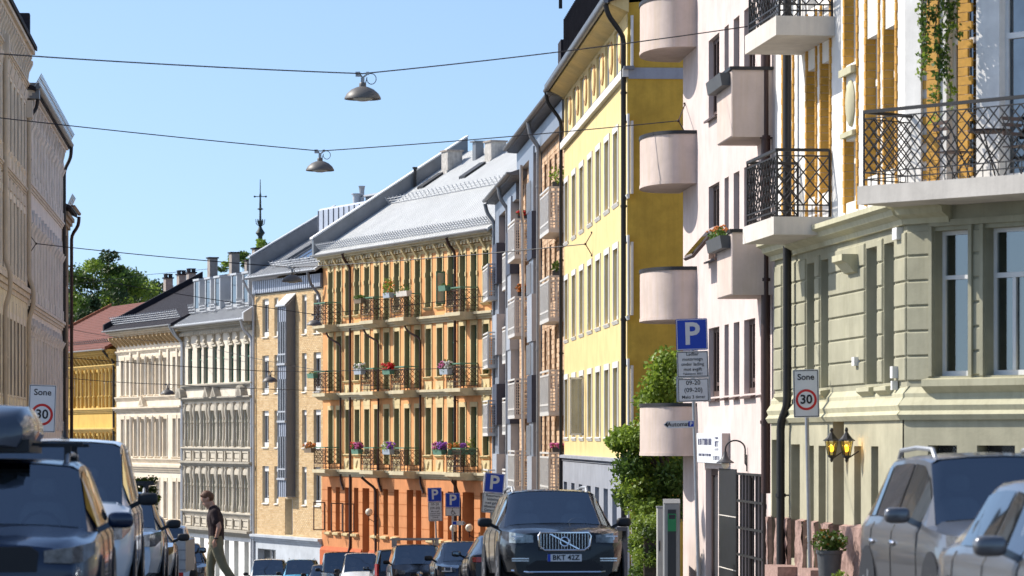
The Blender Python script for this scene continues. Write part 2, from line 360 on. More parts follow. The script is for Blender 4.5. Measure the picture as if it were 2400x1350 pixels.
    def gutter(s, y, z, m, u0=-.1, u1=None, r=.075, name='gutter'):
        u1 = s.L+.1 if u1 is None else u1; mb = s.mb(); n = 7
        pr = [(y + r*math.cos(math.pi*(1+i/(n-1))), z + r*math.sin(math.pi*(1+i/(n-1)))) for i in range(n)] + [(y+r-.015, z), (y-r+.015, z)]
        mb.prism_x(pr, u0, u1); return s.part(name, mb, m, smooth=True)
    def pipe(s, pts, m, r=.055, name='drainpipe', clips=True):
        mb = s.mb(); q = [pts[0]]
        for a, b, c in zip(pts, pts[1:], pts[2:]):         # rounded elbows
            a, b, c = map(Vector, (a, b, c)); k = min(.16, (a-b).length*.45, (c-b).length*.45)
            i, j = b + (a-b).normalized()*k, b + (c-b).normalized()*k
            q += [tuple(i), tuple(i*.25+b*.5+j*.25), tuple(j)]
        q.append(pts[-1]); mb.tube(q, r, 10); o = s.part(name, mb, m, smooth=True, sharp=60)
        if clips:
            a, b = Vector(pts[-2]), Vector(pts[-1]); n = max(1, int((a-b).length/2.4)); mc = s.mb()
            for i in range(n):
                p = a + (b-a)*((i+.5)/n); mc.lathe([(r*1.25,-.03),(r*1.25,.03)], tuple(p), 10); mc.box(p.x-.015, p.x+.015, p.y, .02, p.z-.015, p.z+.015)
            part('pipe_clamp', mc, m, o)
        return o
def lattice(mb, a, b, z0, z1, cell, t):                    # diamond trellis between plan points a and b
    a = Vector(a); b = Vector(b); l = (b-a).length; h = z1-z0; n = max(1, round(l/cell)); cw = l/n; sl = max(1, round(h/cell)); ch = h/sl
    P = lambda x, z: (a.x+(b.x-a.x)*x/l, a.y+(b.y-a.y)*x/l, z)
    for i in range(-sl, n):
        x0, x1 = i*cw, i*cw + sl*cw; k0 = max(0, -x0)/(sl*cw); k1 = min(1, (l-x0)/(sl*cw))
        if k1 - k0 < .02: continue
        mb.bar(P(x0+sl*cw*k0, z0+h*k0), P(x0+sl*cw*k1, z0+h*k1), t); mb.bar(P(x0+sl*cw*k0, z1-h*k0), P(x0+sl*cw*k1, z1-h*k1), t)
def iron_balcony(B, u0, u1, zs, v, slab_m, rail_m, h=1.02, th=.26, top_m=None, cell=.2, t=.022, chamfer=True, low=.26):
    """slab, front railing, two end railings, handrail"""
    mb = B.mb()
    if chamfer: mb.prism_x([(.02,zs-th),(-v*.62,zs-th),(-v*.86,zs-th*.55),(-v,zs-th*.5),(-v,zs),(.02,zs)], u0, u1)
    else: mb.box(u0, u1, -v, .02, zs-th, zs)
    sl = B.part('balcony', mb, slab_m); e = .07
    c = [(u0+e, -.02), (u0+e, -v+e), (u1-e, -v+e), (u1-e, -.02)]
    ra = B.mb()
    for p, q in zip(c, c[1:]):
        lattice(ra, p, q, zs+low, zs+h-.1, cell, t)
        for zz in (zs+.1, zs+low, zs+h-.1): ra.bar((*p, zz), (*q, zz), t*1.2)
        l = (Vector(q)-Vector(p)).length; n = max(2, int(l/.14))
        for i in range(n): 
            f = i/n; x, y = p[0]+(q[0]-p[0])*f, p[1]+(q[1]-p[1])*f; ra.bar((x, y, zs), (x, y, zs+low), t*.7)
    for x, y in c: ra.bar((x, y, zs), (x, y, zs+h), t*1.7)
    r = part('railing', ra, rail_m, sl); r.parent = sl
    hr = B.mb()
    for p, q in zip(c, c[1:]): hr.bar((*p, zs+h), (*q, zs+h), .05)
    part('handrail', hr, top_m or rail_m, sl); return sl
def chimney(B, rf, u, y, w, d, z0, z1, m, cap, collar=True):
    mb = B.mb(); mb.box(u-w/2, u+w/2, y-d/2, y+d/2, z0, z1)
    if collar: mb.box(u-w/2-.07, u+w/2+.07, y-d/2-.07, y+d/2+.07, z0, z0+(z1-z0)*.45)
    c = part('chimney', mb, m, rf); mc = B.mb(); mc.box(u-w/2-.06, u+w/2+.06, y-d/2-.06, y+d/2+.06, z1-.002, z1+.07); part('cap', mc, cap, c); return c
# ================================================================== RIGHT ROW, far to near
def at(x, d): return ((x-CX)/FPX*d, d)
cream = plaster('cream_plaster', (.62,.53,.40), .25); cream_d = plaster('cream_trim', (.60,.50,.36), .3)
# ---------------------------------------------------------------- far ochre-yellow house
yl = plaster('ochre_plaster', (.66,.42,.10), .3); ylt = plaster('ochre_trim', (.70,.47,.15), .25); redbrick = mat('red_brick', (.30,.10,.06), .9, 0, .3, 30, .4, 60)
B = Bld((-29.4,207.7), at(272,189.3), -9.4, 4.9, 9, 'townhouse', 'ochre yellow townhouse with red tiled roof and slim columns, farthest in the row')
U = lambda x: B.u(x)
cols = [140+.2222*c for c in (95,130,165,215,250,300,335,385,440,475,515,555)]
for i, c in enumerate(cols):
    a = U(c); b = a + .62
    for z0, z1 in ((1.85,3.75),(-1.9,0.15),(-5.6,-3.4)):
        B.window(a, b, z0, z1, .14, 'tee', 'white', B.pane(), fw=.05)
B.wall(-9.4, 4.55, yl, gable=(5, 7.6))
for i, c in enumerate(cols):
    a = U(c)
    for z0, z1 in ((1.8,3.8),(-1.95,.2)):
        mb = B.mb(); mb.lathe([(.09,z0-.05),(.09,z0+.5),(.12,z0+.52),(.12,z0+.6),(.07,z0+.62),(.065,z1-.15),(.12,z1),(.12,z1+.1)], (a-.16,-.08,0), 8); B.part('column', mb, ylt, smooth=True)
        if i in (0, 4, 6): mb = B.mb(); mb.box(a-.55, a-.28, -.02, .03, z0, z1); B.part('brick_panel', mb, redbrick)
for z in (1.45,-2.3): B.band(z, z+.28, .2, ylt)
B.band(3.95, 4.15, .16, ylt); B.band(.35, .6, .2, ylt); B.band(4.62, 4.95, .55, ylt, name='cornice')
for i in range(26):
    mb = B.mb(); u = .3 + i*(B.L-.5)/25; mb.prism_x([(.02,4.15),(-.1,4.15),(-.38,4.5),(-.42,4.62),(.02,4.62)], u-.09, u+.09); B.part('bracket', mb, ylt)
rf = B.roof(-.7, 5.05, 5.2, 8.1, M['redtile'], seam=0)
tm = B.mb()
for k in range(24):                                       # tile courses, each a step proud of the one above
    y = -.7 + k*.246; z = B.on_roof(y); tm.prism_x([(y,z+.005),(y,z+.045),(y+.25,B.on_roof(y+.25)+.012),(y+.25,B.on_roof(y+.25))], -.16, B.L+.16)
o = part('tile_courses', tm, M['redtile'], rf); o['kind'] = 'stuff'
mb = B.mb(); mb.prism_x([(-.72,5.0),(5.2,8.05),(5.2,8.3),(-.72,5.25)], -.24, -.1); part('verge', mb, M['terracotta'], rf)
B.gutter(-.76, 4.98, M['zinc']); B.snow_guard(rf, -.1, 0, B.L, M['black'], .2, 2)
B.pipe([(B.L-.25,-.7,4.9),(B.L-.25,-.45,4.6),(B.L-.12,-.1,4.3),(B.L-.12,-.1,-9)], M['black'], .07)
# ---------------------------------------------------------------- cream house with black slate roof
B = Bld(at(273,189), at(430,177), -9.2, 5.9, 10, 'townhouse', 'cream townhouse with dark slate roof, row of cornice brackets and small pediment')
cw = plaster('cream_wall', (.76,.66,.52), .3); cw2 = plaster('cream_stone', (.70,.59,.44), .35)
cols = [140+.2222*c for c in (650,708,790,868,945,1020,1100,1195,1252)]
for c in cols:
    a = U(c); b = a + .60
    for z0, z1 in ((2.36,4.28),(-.95,1.05),(-4.2,-2.25),(-7.6,-5.2)): B.window(a, b, z0, z1, .12, 'tee', 'white', B.pane(), fw=.05)
B.wall(-9.2, 5.55, cw, gable=(5, 8.6))
for i, c in enumerate(cols):
    a = U(c); b = a+.6
    for k, (z0, z1) in enumerate(((2.36,4.28),(-.95,1.05),(-4.2,-2.25))):
        B.surround(a, b, z0, z1, .1, .03, cw2, .1, .2, sillproj=.08)
    for z0, z1 in ((-.95,1.05),(2.36,4.28)):
        if 2 <= i <= 6: mb = B.mb(); mb.lathe([(.08,z0),(.08,z1-.2),(.13,z1-.1),(.13,z1+.12)], (a-.2,-.12,0), 8); B.part('column', mb, cw, smooth=True)
for i in range(len(cols)-1):
    if i in (1, 2, 5, 6, 7):
        a = U(cols[i])+.75; mb = B.mb(); mb.box(a, a+.28, -.09, .02, 2.2, 4.75); B.part('pilaster', mb, cw)
B.band(2.08,2.28,.13,cw2); B.band(1.45,1.72,.24,cw2); B.band(-1.75,-1.4,.22,cw2); B.band(-1.25,-1.05,.12,cw2); B.band(4.62,4.8,.12,cw2); B.band(-4.6,-4.3,.2,cw2)
a = U(333); mb = B.mb(); mb.prism_y([(a,1.74),(a+1.1,1.74),(a+.55,2.32)], -.26, .02); mb.prism_y([(a+.22,1.80),(a+.88,1.80),(a+.55,2.14)], -.262, -.255, 1); B.part('pediment', mb, [cw2, mat('pediment_recess', (.42,.34,.24), .9)])
for i in range(17):
    mb = B.mb(); u = .15+i*(B.L-.3)/16; mb.prism_x([(.02,5.02),(-.06,5.02),(-.5,5.42),(-.5,5.56),(.02,5.56)], u-.08, u+.08); B.part('bracket', mb, plaster('bracket_tan', (.50,.36,.20), .3) if i == 0 else bpy.data.materials['bracket_tan'])
B.band(5.56,5.86,.62,cw2,name='cornice')
rf = B.roof(-.72, 5.98, 5, 9.0, M['slate'], seam=.55, seam_m=mat('seam_dark', (.02,.02,.024), .5))
B.snow_guard(rf, -.2, 0, B.L, M['zinc'], .42, 4, .4); B.gutter(-.78, 5.93, M['zinc'])
mb = B.mb(); mb.prism_x([(-.7,5.9),(5,8.9),(5,9.35),(-.7,6.3)], -.3, -.06); part('parapet', mb, M['slate'], rf)
grey_ch = mat('chimney_render', (.36,.31,.27), .9, 0, .25, 6, .4, 30, .4)
for u, y, w, z1 in ((B.u(394,-4.4),4.4,.5,9.15),(B.u(425,-4.8),4.8,.5,9.3),(B.u(448,-5),5,.5,9.35)):
    c = chimney(B, rf, u, y, w, .42, 8.0, z1, grey_ch, M['slate'], False)
    mb = B.mb()
    for du in (-.18,.18):
        for dy in (-.14,.14): mb.box(u+du-.05, u+du+.05, y+dy-.05, y+dy+.05, z1+.07, z1+.22)
    mb.box(u-w/2, u+w/2, y-.21, y+.21, z1+.22, z1+.27); part('chimney_cap', mb, M['slate'], c)
B.pipe([(B.L-.1,-.76,5.85),(B.L-.1,-.5,5.4),(B.L-.02,-.1,5.0),(B.L-.02,-.1,-9)], M['zinc'], .06)
# ---------------------------------------------------------------- grey-cream ornate house with dormers
B = Bld(at(431,177), at(596,165.6), -9, 5.8, 10, 'townhouse', 'ornate grey cream townhouse with green window frames, busts of brackets and zinc dormers')
gw = plaster('grey_cream_wall', (.72,.64,.52), .3); gs = plaster('weathered_stone', (.40,.36,.29), .45); gs2 = plaster('grey_cream_stone', (.56,.50,.40), .4); gw0 = plaster('white_rustic', (.80,.78,.74), .2)
cols = [420+.1925*c for c in (107,217,297,405,495,605,697,800)]; ws = [.78]*8
R3 = ((2.80,4.63,.15),(-.4,1.40,.15),(-3.62,-1.8,.15))
for c in cols:
    a = U(c)
    for z0, z1, dp in R3: B.window(a, a+.78, z0, z1, dp, 'cross', 'green_frame', B.pane(), fw=.05)
for c in (425, 447, 470, 506, 528, 550, 574): a = U(c); B.window(a, a+.75, -8.3, -5.05, .3, 'tee', 'green_frame', B.pane(), fw=.05)
B.wall(-4.75, 5.5, [gw, gs2], gable=(5, 8.6), reveal=1); B.wall(-9, -4.75, gw0, 'ground_floor_wall', y=-.03)
for c in cols:                                            # hooded brackets over the top windows
    a = U(c); mb = B.mb()
    mb.prism_x([(.02,4.72),(-.1,4.72),(-.16,4.95),(-.1,5.05),(-.2,5.25),(.02,5.25)], a+.28, a+.5).box(a-.04, a+.82, -.1, .02, 4.64, 4.74).box(a+.1, a+.68, -.14, .02, 4.76, 4.84); B.part('window_head', mb, gs2)
    for z0, z1 in ((-.4,1.4),(-3.62,-1.8)):
        for e in (-.2, .9):
            mb = B.mb(); x = a+e
            mb.lathe([(.10,z0),(.10,z0+.3),(.07,z0+.34),(.065,z1-.62),(.09,z1-.6),(.09,z1-.5),(.06,z1-.4),(.13,z1-.1),(.14,z1+.1),(.09,z1+.25),(.13,z1+.4)], (x,-.07,0), 8); B.part('column', mb, gs2, smooth=True)
        mb = B.mb(); mb.prism_y([(a-.02,z1+.02),(a+.80,z1+.02),(a+.80,z1+.2),(a+.6,z1+.32),(a+.18,z1+.32),(a-.02,z1+.2)], -.1, .02); B.part('window_head', mb, gs2)
for i in range(40): mb = B.mb(); u = .1+i*(B.L-.2)/39; mb.box(u-.06, u+.06, -.28, .02, 5.28, 5.44); B.part('dentil', mb, gs2)
B.band(5.45,5.75,.5,gs,name='cornice'); B.band(2.55,2.76,.2,gs); B.band(1.9,2.1,.28,gs); B.band(-.62,-.44,.2,gs2); B.band(-1.42,-1.15,.3,gs); B.band(-3.85,-3.66,.2,gs2); B.band(-4.85,-4.5,.4,gs)
for x, kind in ((425,'arch'),(489,'gable'),(507,'gable'),(566,'arch')):
    a = U(x); mb = B.mb()
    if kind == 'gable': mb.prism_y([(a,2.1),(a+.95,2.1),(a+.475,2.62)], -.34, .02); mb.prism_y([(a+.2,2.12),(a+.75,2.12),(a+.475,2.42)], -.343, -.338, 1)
    else:
        ar = [(a+.5+.5*math.cos(math.pi*i/10), 2.1+.52*math.sin(math.pi*i/10)) for i in range(11)]; mb.prism_y(ar, -.34, .02)
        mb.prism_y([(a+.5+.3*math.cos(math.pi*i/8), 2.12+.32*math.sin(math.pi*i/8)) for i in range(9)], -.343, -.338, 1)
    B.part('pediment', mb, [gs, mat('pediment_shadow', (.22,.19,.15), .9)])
us = [U(c) for c in cols]
for zb in (-1.12, -4.45):                                 # balustrade panels under the sills
    for i, a in enumerate(us):
        mb = B.mb(); mb.box(a-.28, a-.16, -.16, .02, zb, zb+.5).box(a+.94, a+1.04, -.16, .02, zb, zb+.5).box(a-.14, a+.92, -.1, .02, zb, zb+.1).box(a-.14, a+.92, -.1, .02, zb+.42, zb+.5).box(a-.06, a+.84, -.07, .02, zb+.14, zb+.38); B.part('apron_panel', mb, gs2)
rf = B.roof(-.6, 5.86, .9, 6.75, M['zinc'], seam=.42, seam_m=M['zinc_dark'], seamh=.03, back=False)
mb = B.mb(); mb.prism_x([(.9,6.75),(2.0,7.9),(5.2,9.0),(9.5,7.9),(9.5,6),(.9,6)], -.1, B.L+.1); part('mansard', mb, M['slate'], rf)
for x in (457,483,505,544,571):
    a = B.u(x,-.55); mb = B.mb(); mb.prism_x([(.55,6.55),(.55,8.15),(2.9,8.35),(2.9,6.6)], a, a+.95); dm = part('dormer', mb, M['zinc'], rf)
    mb = B.mb(); mb.box(a-.06, a+1.01, .45, 2.4, 8.16, 8.26).box(a-.03, a+.1, .5, .6, 6.6, 8.15).box(a+.85, a+.98, .5, .6, 6.6, 8.15); part('dormer_frame', mb, M['zinc'], dm)
    mb = B.mb(); mb.box(a+.1, a+.85, .53, .56, 6.75, 8.1); part('pane', mb, M['glass'], dm)
    mb = B.mb()
    for k in range(3): mb.tube([(a-.05,.25-.03*k,6.5+.14*k),(a+1.0,.25-.03*k,6.5+.14*k)], .02, 5)
    for k in range(5): mb.bar((a+.25*k,.35,6.4),(a+.25*k,.15,6.95),.03)
    part('snow_guard', mb, M['zinc'], dm)
mb = B.mb(); mb.prism_x([(-.62,5.7),(-.62,6.1),(.9,7.1),(.9,5.7)], B.L-.02, B.L+.22); part('parapet', mb, M['zinc'], rf)
for x, y, yt, w in ((498,4.6,606,.5),(549,4.8,594,.5),(585,5.0,612,.4),(603,4.4,584,.5)): chimney(B, rf, B.u(x,-y), y, w, .45, 8.0, B.z(x,yt,-y), grey_ch, M['slate'], True)
B.gutter(-.66, 5.8, M['zinc'])
B.pipe([(B.L-.2,-.62,5.75),(B.L-.2,-.5,5.3),(B.L-.05,-.12,4.9),(B.L-.05,-.12,-8.8)], M['zinc'], .07); B.pipe([(.0,-.62,5.75),(.0,-.4,5.3),(.05,-.1,5.0),(.05,-.1,-8.8)], M['zinc'], .06)
# ---------------------------------------------------------------- yellow brick house with zinc oriel
B = Bld(at(597,165.5), at(757,157), -8.2, 7.6, 9, 'apartment_building', 'yellow brick apartment block with blue grey stair oriel and zinc roof with skylights')
brickm = mat('yellow_brick', (.68,.48,.255), .9, 0, .3, 14, .4, 60, .15); mortar = mat('mortar_pale', (.66,.55,.38), .95, 0, .15, 6)
bluegrey = mat('blue_grey_panel', (.40,.44,.52), .5, .15, .08, 2, 0, 1, .15); bg_d = mat('blue_grey_dark', (.16,.17,.19), .5, .15, .1, 2); gf = plaster('grey_ground_floor', (.50,.53,.56), .2)
wc = [(615,630,'side'),(643,652.5,'side'),(708,718.5,'side'),(735,752,'mid')]; rows = ((4.9,6.70),(2.2,3.98),(-.40,1.36),(-3.08,-1.31))
for xa, xb, st in wc:
    a, b = U(xa), U(xb)
    for z0, z1 in rows: B.window(a, b, z0, z1, .15, st, 'grey_frame', 'glass', fw=.07)
a = U(668); B.window(a, a+1.05, -4.55, -2.85, .35, 'side', 'white', 'glass', fw=.08)
for xa, xb, z0, z1 in ((606,648,-8.0,-5.3),(665,683,-6.9,-5.85),(700,714,-6.9,-5.85),(734,752,-6.9,-5.9)): B.window(U(xa), U(xb), z0, z1, .25, 'mid', 'grey_frame', 'glass2', fw=.07)
B.wall(-4.85, 6.95, mortar, y=.015, gable=(4.2, 10.2)); B.wall(-8.2, -4.85, gf, 'ground_floor_wall', y=-.04)
mb = B.mb(); bh, bl = .083, .265; zz = -4.8; row = 0
ops = [o for o in B.op]
while zz + bh < 6.95:                                     # every brick of the facade, a centimetre proud of its joints
    x = -(row % 2) * bl/2
    while x < B.L:
        a, b = max(x+.008, 0), min(x+bl-.008, B.L); segs = [(a, b)]
        for o in ops:
            if o[2]-.02 < zz+bh/2 < o[3]+.02:
                ns = []
                for p, q in segs:
                    if q <= o[0] or p >= o[1]: ns.append((p, q)); continue
                    if p < o[0]: ns.append((p, o[0]))
                    if q > o[1]: ns.append((o[1], q))
                segs = ns
        for p, q in segs:
            if q-p > .03:
                j = random.uniform(0, .005); z1 = zz+bh-.013
                mb.add([(p,.02,zz),(q,.02,zz),(q,.02,z1),(p,.02,z1),(p,-j,zz),(q,-j,zz),(q,-j,z1),(p,-j,z1)], [(4,5,6,7),(0,1,5,4),(1,2,6,5),(2,3,7,6),(3,0,4,7)], random.choice((0,0,0,1,2)))
        x += bl
    zz += bh; row += 1
o = B.part('bricks', mb, [brickm, mat('yellow_brick_pale', (.72,.53,.30), .9, 0, .25, 14), mat('yellow_brick_dark', (.61,.41,.205), .9, 0, .3, 14)]); o['kind'] = 'stuff'
for xa, xb, st in wc:
    a, b = U(xa), U(xb)
    for z0, z1 in rows:
        mb = B.mb(); mb.prism_x([(.14,z0+.01),(-.06,z0-.04),(-.06,z0-.07),(.14,z0-.02)], a+.01, b-.01); mb.box(a+.06, b-.06, .09, .14, z0+.01, z0+.22); B.part('window_sill', mb, M['white'])
        mb = B.mb(); mb.box(a+.05, b-.05, .1, .145, z1-.26, z1-.01); B.part('blind_box', mb, M['white'])
B.band(-4.95,-4.62,.28,gf,name='cornice')
mb = B.mb()                                               # standing-seam frieze
mb.box(-.02, B.L+.02, -.1, .02, 6.98, 7.62); fr = B.part('frieze', mb, bg_d)
for i in range(34):
    mb = B.mb(); u = i*B.L/34; mb.box(u+.05, u+.22, -.14, -.09, 7.02, 7.6); part('frieze_panel', mb, bluegrey, fr)
ua = B.u(652, .45); ub = ua+1.12; v = .45
mb = B.mb(); mb.prism_x([(.02,-2.75),(-v,-2.75),(-v,6.25),(.02,6.75)], ua, ub); orl = B.part('oriel', mb, [bluegrey])
mb = B.mb(); mb.prism_x([(.0,-2.72),(-v+.01,-2.72),(-v+.01,6.2),(.0,6.68)], ub+.001, ub+.012); part('oriel_side_shade', mb, bg_d, orl)  # near flank sheeted in a darker colour to paint its shaded face
for z0, z1 in ((3.55,5.5),(.85,2.8),(-1.85,.1)):
    for k in range(3): mb = B.mb(); x = ua+.12+k*.31; mb.box(x, x+.26, -v-.012, -v+.01, z0+.45, z1); part('pane', mb, M['glass'], orl)
    for k in range(3): mb = B.mb(); x = ua+.12+k*.31; mb.box(x, x+.26, -v-.012, -v+.01, z0, z0+.38); part('pane', mb, M['glass'], orl)
    mb = B.mb()
    for k in range(4): x = ua+.07+k*.31; mb.box(x, x+.05, -v-.045, -v+.01, z0, z1)
    mb.box(ua+.05, ub-.02, -v-.05, -v+.01, z0+.38, z0+.45).box(ua+.02, ub, -v-.09, -v+.01, z0-.1, z0-.0); part('mullions', mb, M['grey_frame'], orl)
for k in range(5): mb = B.mb(); x = ua+.04+k*.26; mb.box(x, x+.03, -v-.03, -v+.01, -2.74, 6.24); part('seam', mb, bg_d, orl)
mb = B.mb(); mb.prism_x([(.0,6.78),(-v-.12,6.22),(-v-.12,6.28),(.0,6.84)], ua-.08, ub+.08); part('oriel_roof', mb, M['zinc'], orl)
rf = B.roof(-.45, 7.82, 4.0, 10.5, M['zinc'], seam=.4, seam_m=M['zinc_dark'], seamh=.03)
mb = B.mb(); mb.prism_x([(-.3,7.9),(4.1,10.6),(4.1,11.35),(-.3,8.75)], .0, .22); pp = part('parapet', mb, M['zinc_dark'], rf); mb = B.mb(); mb.prism_x([(-.36,8.76),(4.1,11.37),(4.1,11.43),(-.36,8.82)], -.06, .28); part('coping', mb, M['zinc'], pp)
for k in range(4):
    a = 2.9+k*1.25; mb = B.mb(); z = B.on_roof
    mb.prism_x([(.35,z(.35)+.02),(2.3,z(2.3)+.02),(2.3,z(2.3)+.15),(.35,z(.35)+.15)], a, a+1.0); sk = part('skylight', mb, bg_d, rf)
    mb = B.mb(); mb.prism_x([(.42,z(.42)+.15),(2.23,z(2.23)+.15),(2.23,z(2.23)+.165),(.42,z(.42)+.165)], a+.07, a+.93); part('pane', mb, M['glass'], sk)
    mb = B.mb(); mb.box(a-.02, a+1.02, 2.28, 2.5, z(2.3)+.05, z(2.3)+.3); part('blind_box', mb, M['zinc'], sk)
B.snow_guard(rf, .1, 2.2, B.L, M['zinc'], .3, 3, .5); B.snow_guard(rf, 2.5, 3.0, 5.2, M['zinc'], .3, 3, .5)
mb = B.mb(); mb.prism_x([(2.6,9.3),(2.6,11.0),(2.7,11.1),(6.0,11.2),(6.0,9.3)], B.u(746,-2.6), B.L+.1); dm = part('roof_cabin', mb, bluegrey, rf)
for k in range(11): mb = B.mb(); x = B.u(746,-2.6)+.02+k*(B.L-B.u(746,-2.6))/11; mb.box(x, x+.03, 2.56, 2.62, 9.4, 11.0); part('seam', mb, bg_d, dm)
for k in range(5): mb = B.mb(); y = 2.9+k*.62; mb.box(B.L+.1, B.L+.13, y, y+.03, 9.4, 11.05); part('seam', mb, bg_d, dm)
mb = B.mb(); mb.box(5.5, 9.0, 3.6, 6.0, 11.15, 11.45); part('roof_vent_house', mb, bg_d, dm); mb = B.mb(); mb.box(5.3, 9.2, 3.4, 6.2, 11.45, 11.53); part('vent_house_lid', mb, M['zinc'], dm)
mb = B.mb(); mb.lathe([(.2,11.0),(.2,11.55),(.28,11.57),(.28,11.62)], (5.4,3.2,0), 12); part('vent_pot', mb, M['zinc'], dm)
mb = B.mb(); uf = B.u(848,-5); mb.lathe([(.12,11.2),(.12,12.0)], (uf,5,0), 12).lathe([(.13,12.0),(.13,12.06),(.16,12.26),(.18,12.3)], (uf,5,0), 8).lathe([(.05,11.2),(.05,11.7)], (B.u(864,-5),5,0), 8); part('flue_pipe', mb, M['galv'], dm, smooth=True)
B.gutter(-.5, 7.76, M['zinc_dark']); B.pipe([(B.L-.3,-.66,7.7),(B.L-.3,-.5,7.1),(B.L-.1,-.12,6.6),(B.L-.1,-.12,6.2)], M['zinc_dark'], .07, clips=False); B.pipe([(.1,-.66,7.7),(.1,-.4,7.2),(.12,-.1,6.8),(.12,-.1,-8)], M['zinc'], .06)
# ---------------------------------------------------------------- orange house with iron balconies
B = Bld(at(757,157), at(1164,137), -7.9, 8.3, 14, 'apartment_building', 'orange plaster apartment house with cream window frames, iron balconies and light zinc roof')
ORG = B
ow = plaster('orange_plaster', (.74,.36,.145), .25); og = plaster('orange_ground_floor', (.60,.25,.10), .25); op_ = plaster('orange_plinth', (.50,.13,.05), .3); oc = plaster('cream_frame_plaster', (.62,.50,.27), .3); ocr = plaster('cream_balcony_stone', (.58,.50,.33), .35)
cols = [720+.2963*c for c in (172,237,307,380,457,535,612,692,775,857,942,1031,1120,1211,1300,1395)]; W = .64
bal = [(U(801),), (U(915),), (U(988),), (U(1122),)]; BW = 1.75
def in_bal(a): return any(b[0]-BW-.2 < a+.3 < b[0]+.05 for b in bal)
oc_w = []
for c in cols:
    a = U(c)
    for k, (z0, z1) in enumerate(((5.55,7.62),(2.62,4.64),(-.68,1.30))):
        zz = z0 - .45 if in_bal(a) else z0
        B.window(a, a+W, zz, z1, .16, 'tee', 'green_frame', random.choice(('glass','glass','glass2')), fw=.05); oc_w.append((a, zz, z1, k))
gfl = [(770,778,'w'),(789,797,'w'),(811,819,'w'),(832,841,'w'),(852,868,'d'),(878,886,'w'),(901,911,'w'),(926,936,'w'),(956,971,'d'),(977,990,'d'),(1009,1019,'w'),(1030,1040,'w'),(1052,1062,'w'),(1087,1114,'d'),(1128,1146,'w')]
gfw = []
for xa, xb, k in gfl:
    a, b = U(xa), U(xb); z0 = -4.2 if k == 'w' else -6.9
    if k == 'w': b = a+.6
    B.window(a, b, z0, -2.2, .2 if k == 'w' else .45, 'tee', 'green_frame' if xa in (901,926,956,1009,1128) else 'brown_frame', 'glass', fw=.06); gfw.append((a, b, k))
B.wall(-1.72, 8.0, [ow, plaster('cream_reveal_shade', (.36,.32,.18), .3)], gable=(7, 13.0), reveal=1); B.wall(-7.9, -1.72, og, 'ground_floor_wall', y=-.05)  # reveal colour carries the shade on the cream jambs
mb = B.mb()
for i in range(1, 6):                                     # rusticated joints
    z = -1.85-.5*i
    xs_ = sorted([(a-.02, b+.02) for a, b, k in gfw if z < -2.18]); x = 0
    for a, b in xs_ + [(B.L, B.L)]:
        if a - x > .05: mb.box(x, a, -.058, -.045, z, z+.025)
        x = b
o = B.part('joint_lines', mb, plaster('orange_joint', (.42,.13,.03), .2)); o['kind'] = 'stuff'
for i, (a, b) in enumerate([(0, gfw[4][0]-.05), (gfw[4][1]+.05, gfw[8][0]-.05), (gfw[9][1]+.05, gfw[13][0]-.05), (gfw[13][1]+.05, B.L)]):
    mb = B.mb(); mb.prism_x([(.02,-7.9),(-.16,-7.9),(-.16,-5.1),(-.06,-4.92),(.02,-4.92)], a, b); B.part('plinth', mb, op_)
for a, z0, z1, k in oc_w: B.surround(a, a+W, z0, z1, .09, .035, oc, .14 if not in_bal(a) else 0, .2, blocks=(k == 0), key=(k == 0), sillproj=.1)
for a, b, k in gfw:
    if k == 'w': mb = B.mb(); mb.prism_x([(.3,-4.19),(-.2,-4.27),(-.2,-4.36),(-.07,-4.44),(.3,-4.44)], a-.08, b+.08); B.part('window_sill', mb, oc)
for a, z0, z1, k in oc_w:
    if k == 1 or k == 2:                                  # relief panels under the sills
        if not in_bal(a):
            zt = z0-.2; mb = B.mb(); hgt = .95 if k == 1 else .5
            mb.box(a-.12, a+W+.12, -.045, .02, zt-hgt, zt); pn = B.part('relief_panel', mb, oc)
            mb = B.mb(); mb.ball((a+W/2,-.06,zt-hgt*.45), .1, .05, hgt*.3, 8, 6).ball((a+W/2-.08,-.06,zt-hgt*.7), .12, .04, .08, 8, 5).ball((a+W/2+.06,-.06,zt-hgt*.3), .09, .04, .09, 8, 5); part('ornament', mb, oc, pn, smooth=True)
for z in (4.86, 1.76, -1.70): B.band(z, z+.30, .26, ocr)
for i in range(len(cols)):
    a = U(cols[i]); mb = B.mb(); mb.prism_x([(.02,7.66),(-.06,7.66),(-.14,7.8),(-.28,8.02),(-.34,8.14),(.02,8.14)], a+W/2-.09, a+W/2+.09); B.part('bracket', mb, oc)
for i in range(60): mb = B.mb(); u = .1+i*(B.L-.2)/59; mb.box(u-.07, u+.07, -.24, .02, 7.98, 8.1); B.part('dentil', mb, ocr)
B.band(7.82,7.94,.1,oc); B.band(8.10,8.36,.42,ocr,name='cornice')
for i, (b,) in enumerate(bal):
    for k, z in enumerate((5.16, 2.06, -1.40)): iron_balcony(B, b-BW, b, z, .82, ocr, M['rust'], 1.0, .3, top_m=M['planter_green'], cell=.24, t=.017)
for x in (825.5, 1071.5): a = U(x); B.pipe([(a,-.48,8.3),(a,-.4,8.05),(a,-.1,7.7),(a,-.1,-4.9),(a-.1,-.24,-5.3),(a-.1,-.24,-7.4)] if x < 900 else [(a,-.48,8.3),(a,-.4,8.05),(a,-.1,7.7),(a,-.1,-7)], M['pipe_brown'], .06)
for x, z in ((804,4.8),(893,4.8),(991,4.8)): a = U(x); B.pipe([(a-.6,-.6,z),(a-.5,-.5,z-.25),(a,-.12,z-.55),(a,-.12,-1.9),(a+.4,-.12,-2.3)], M['pipe_brown'], .045)
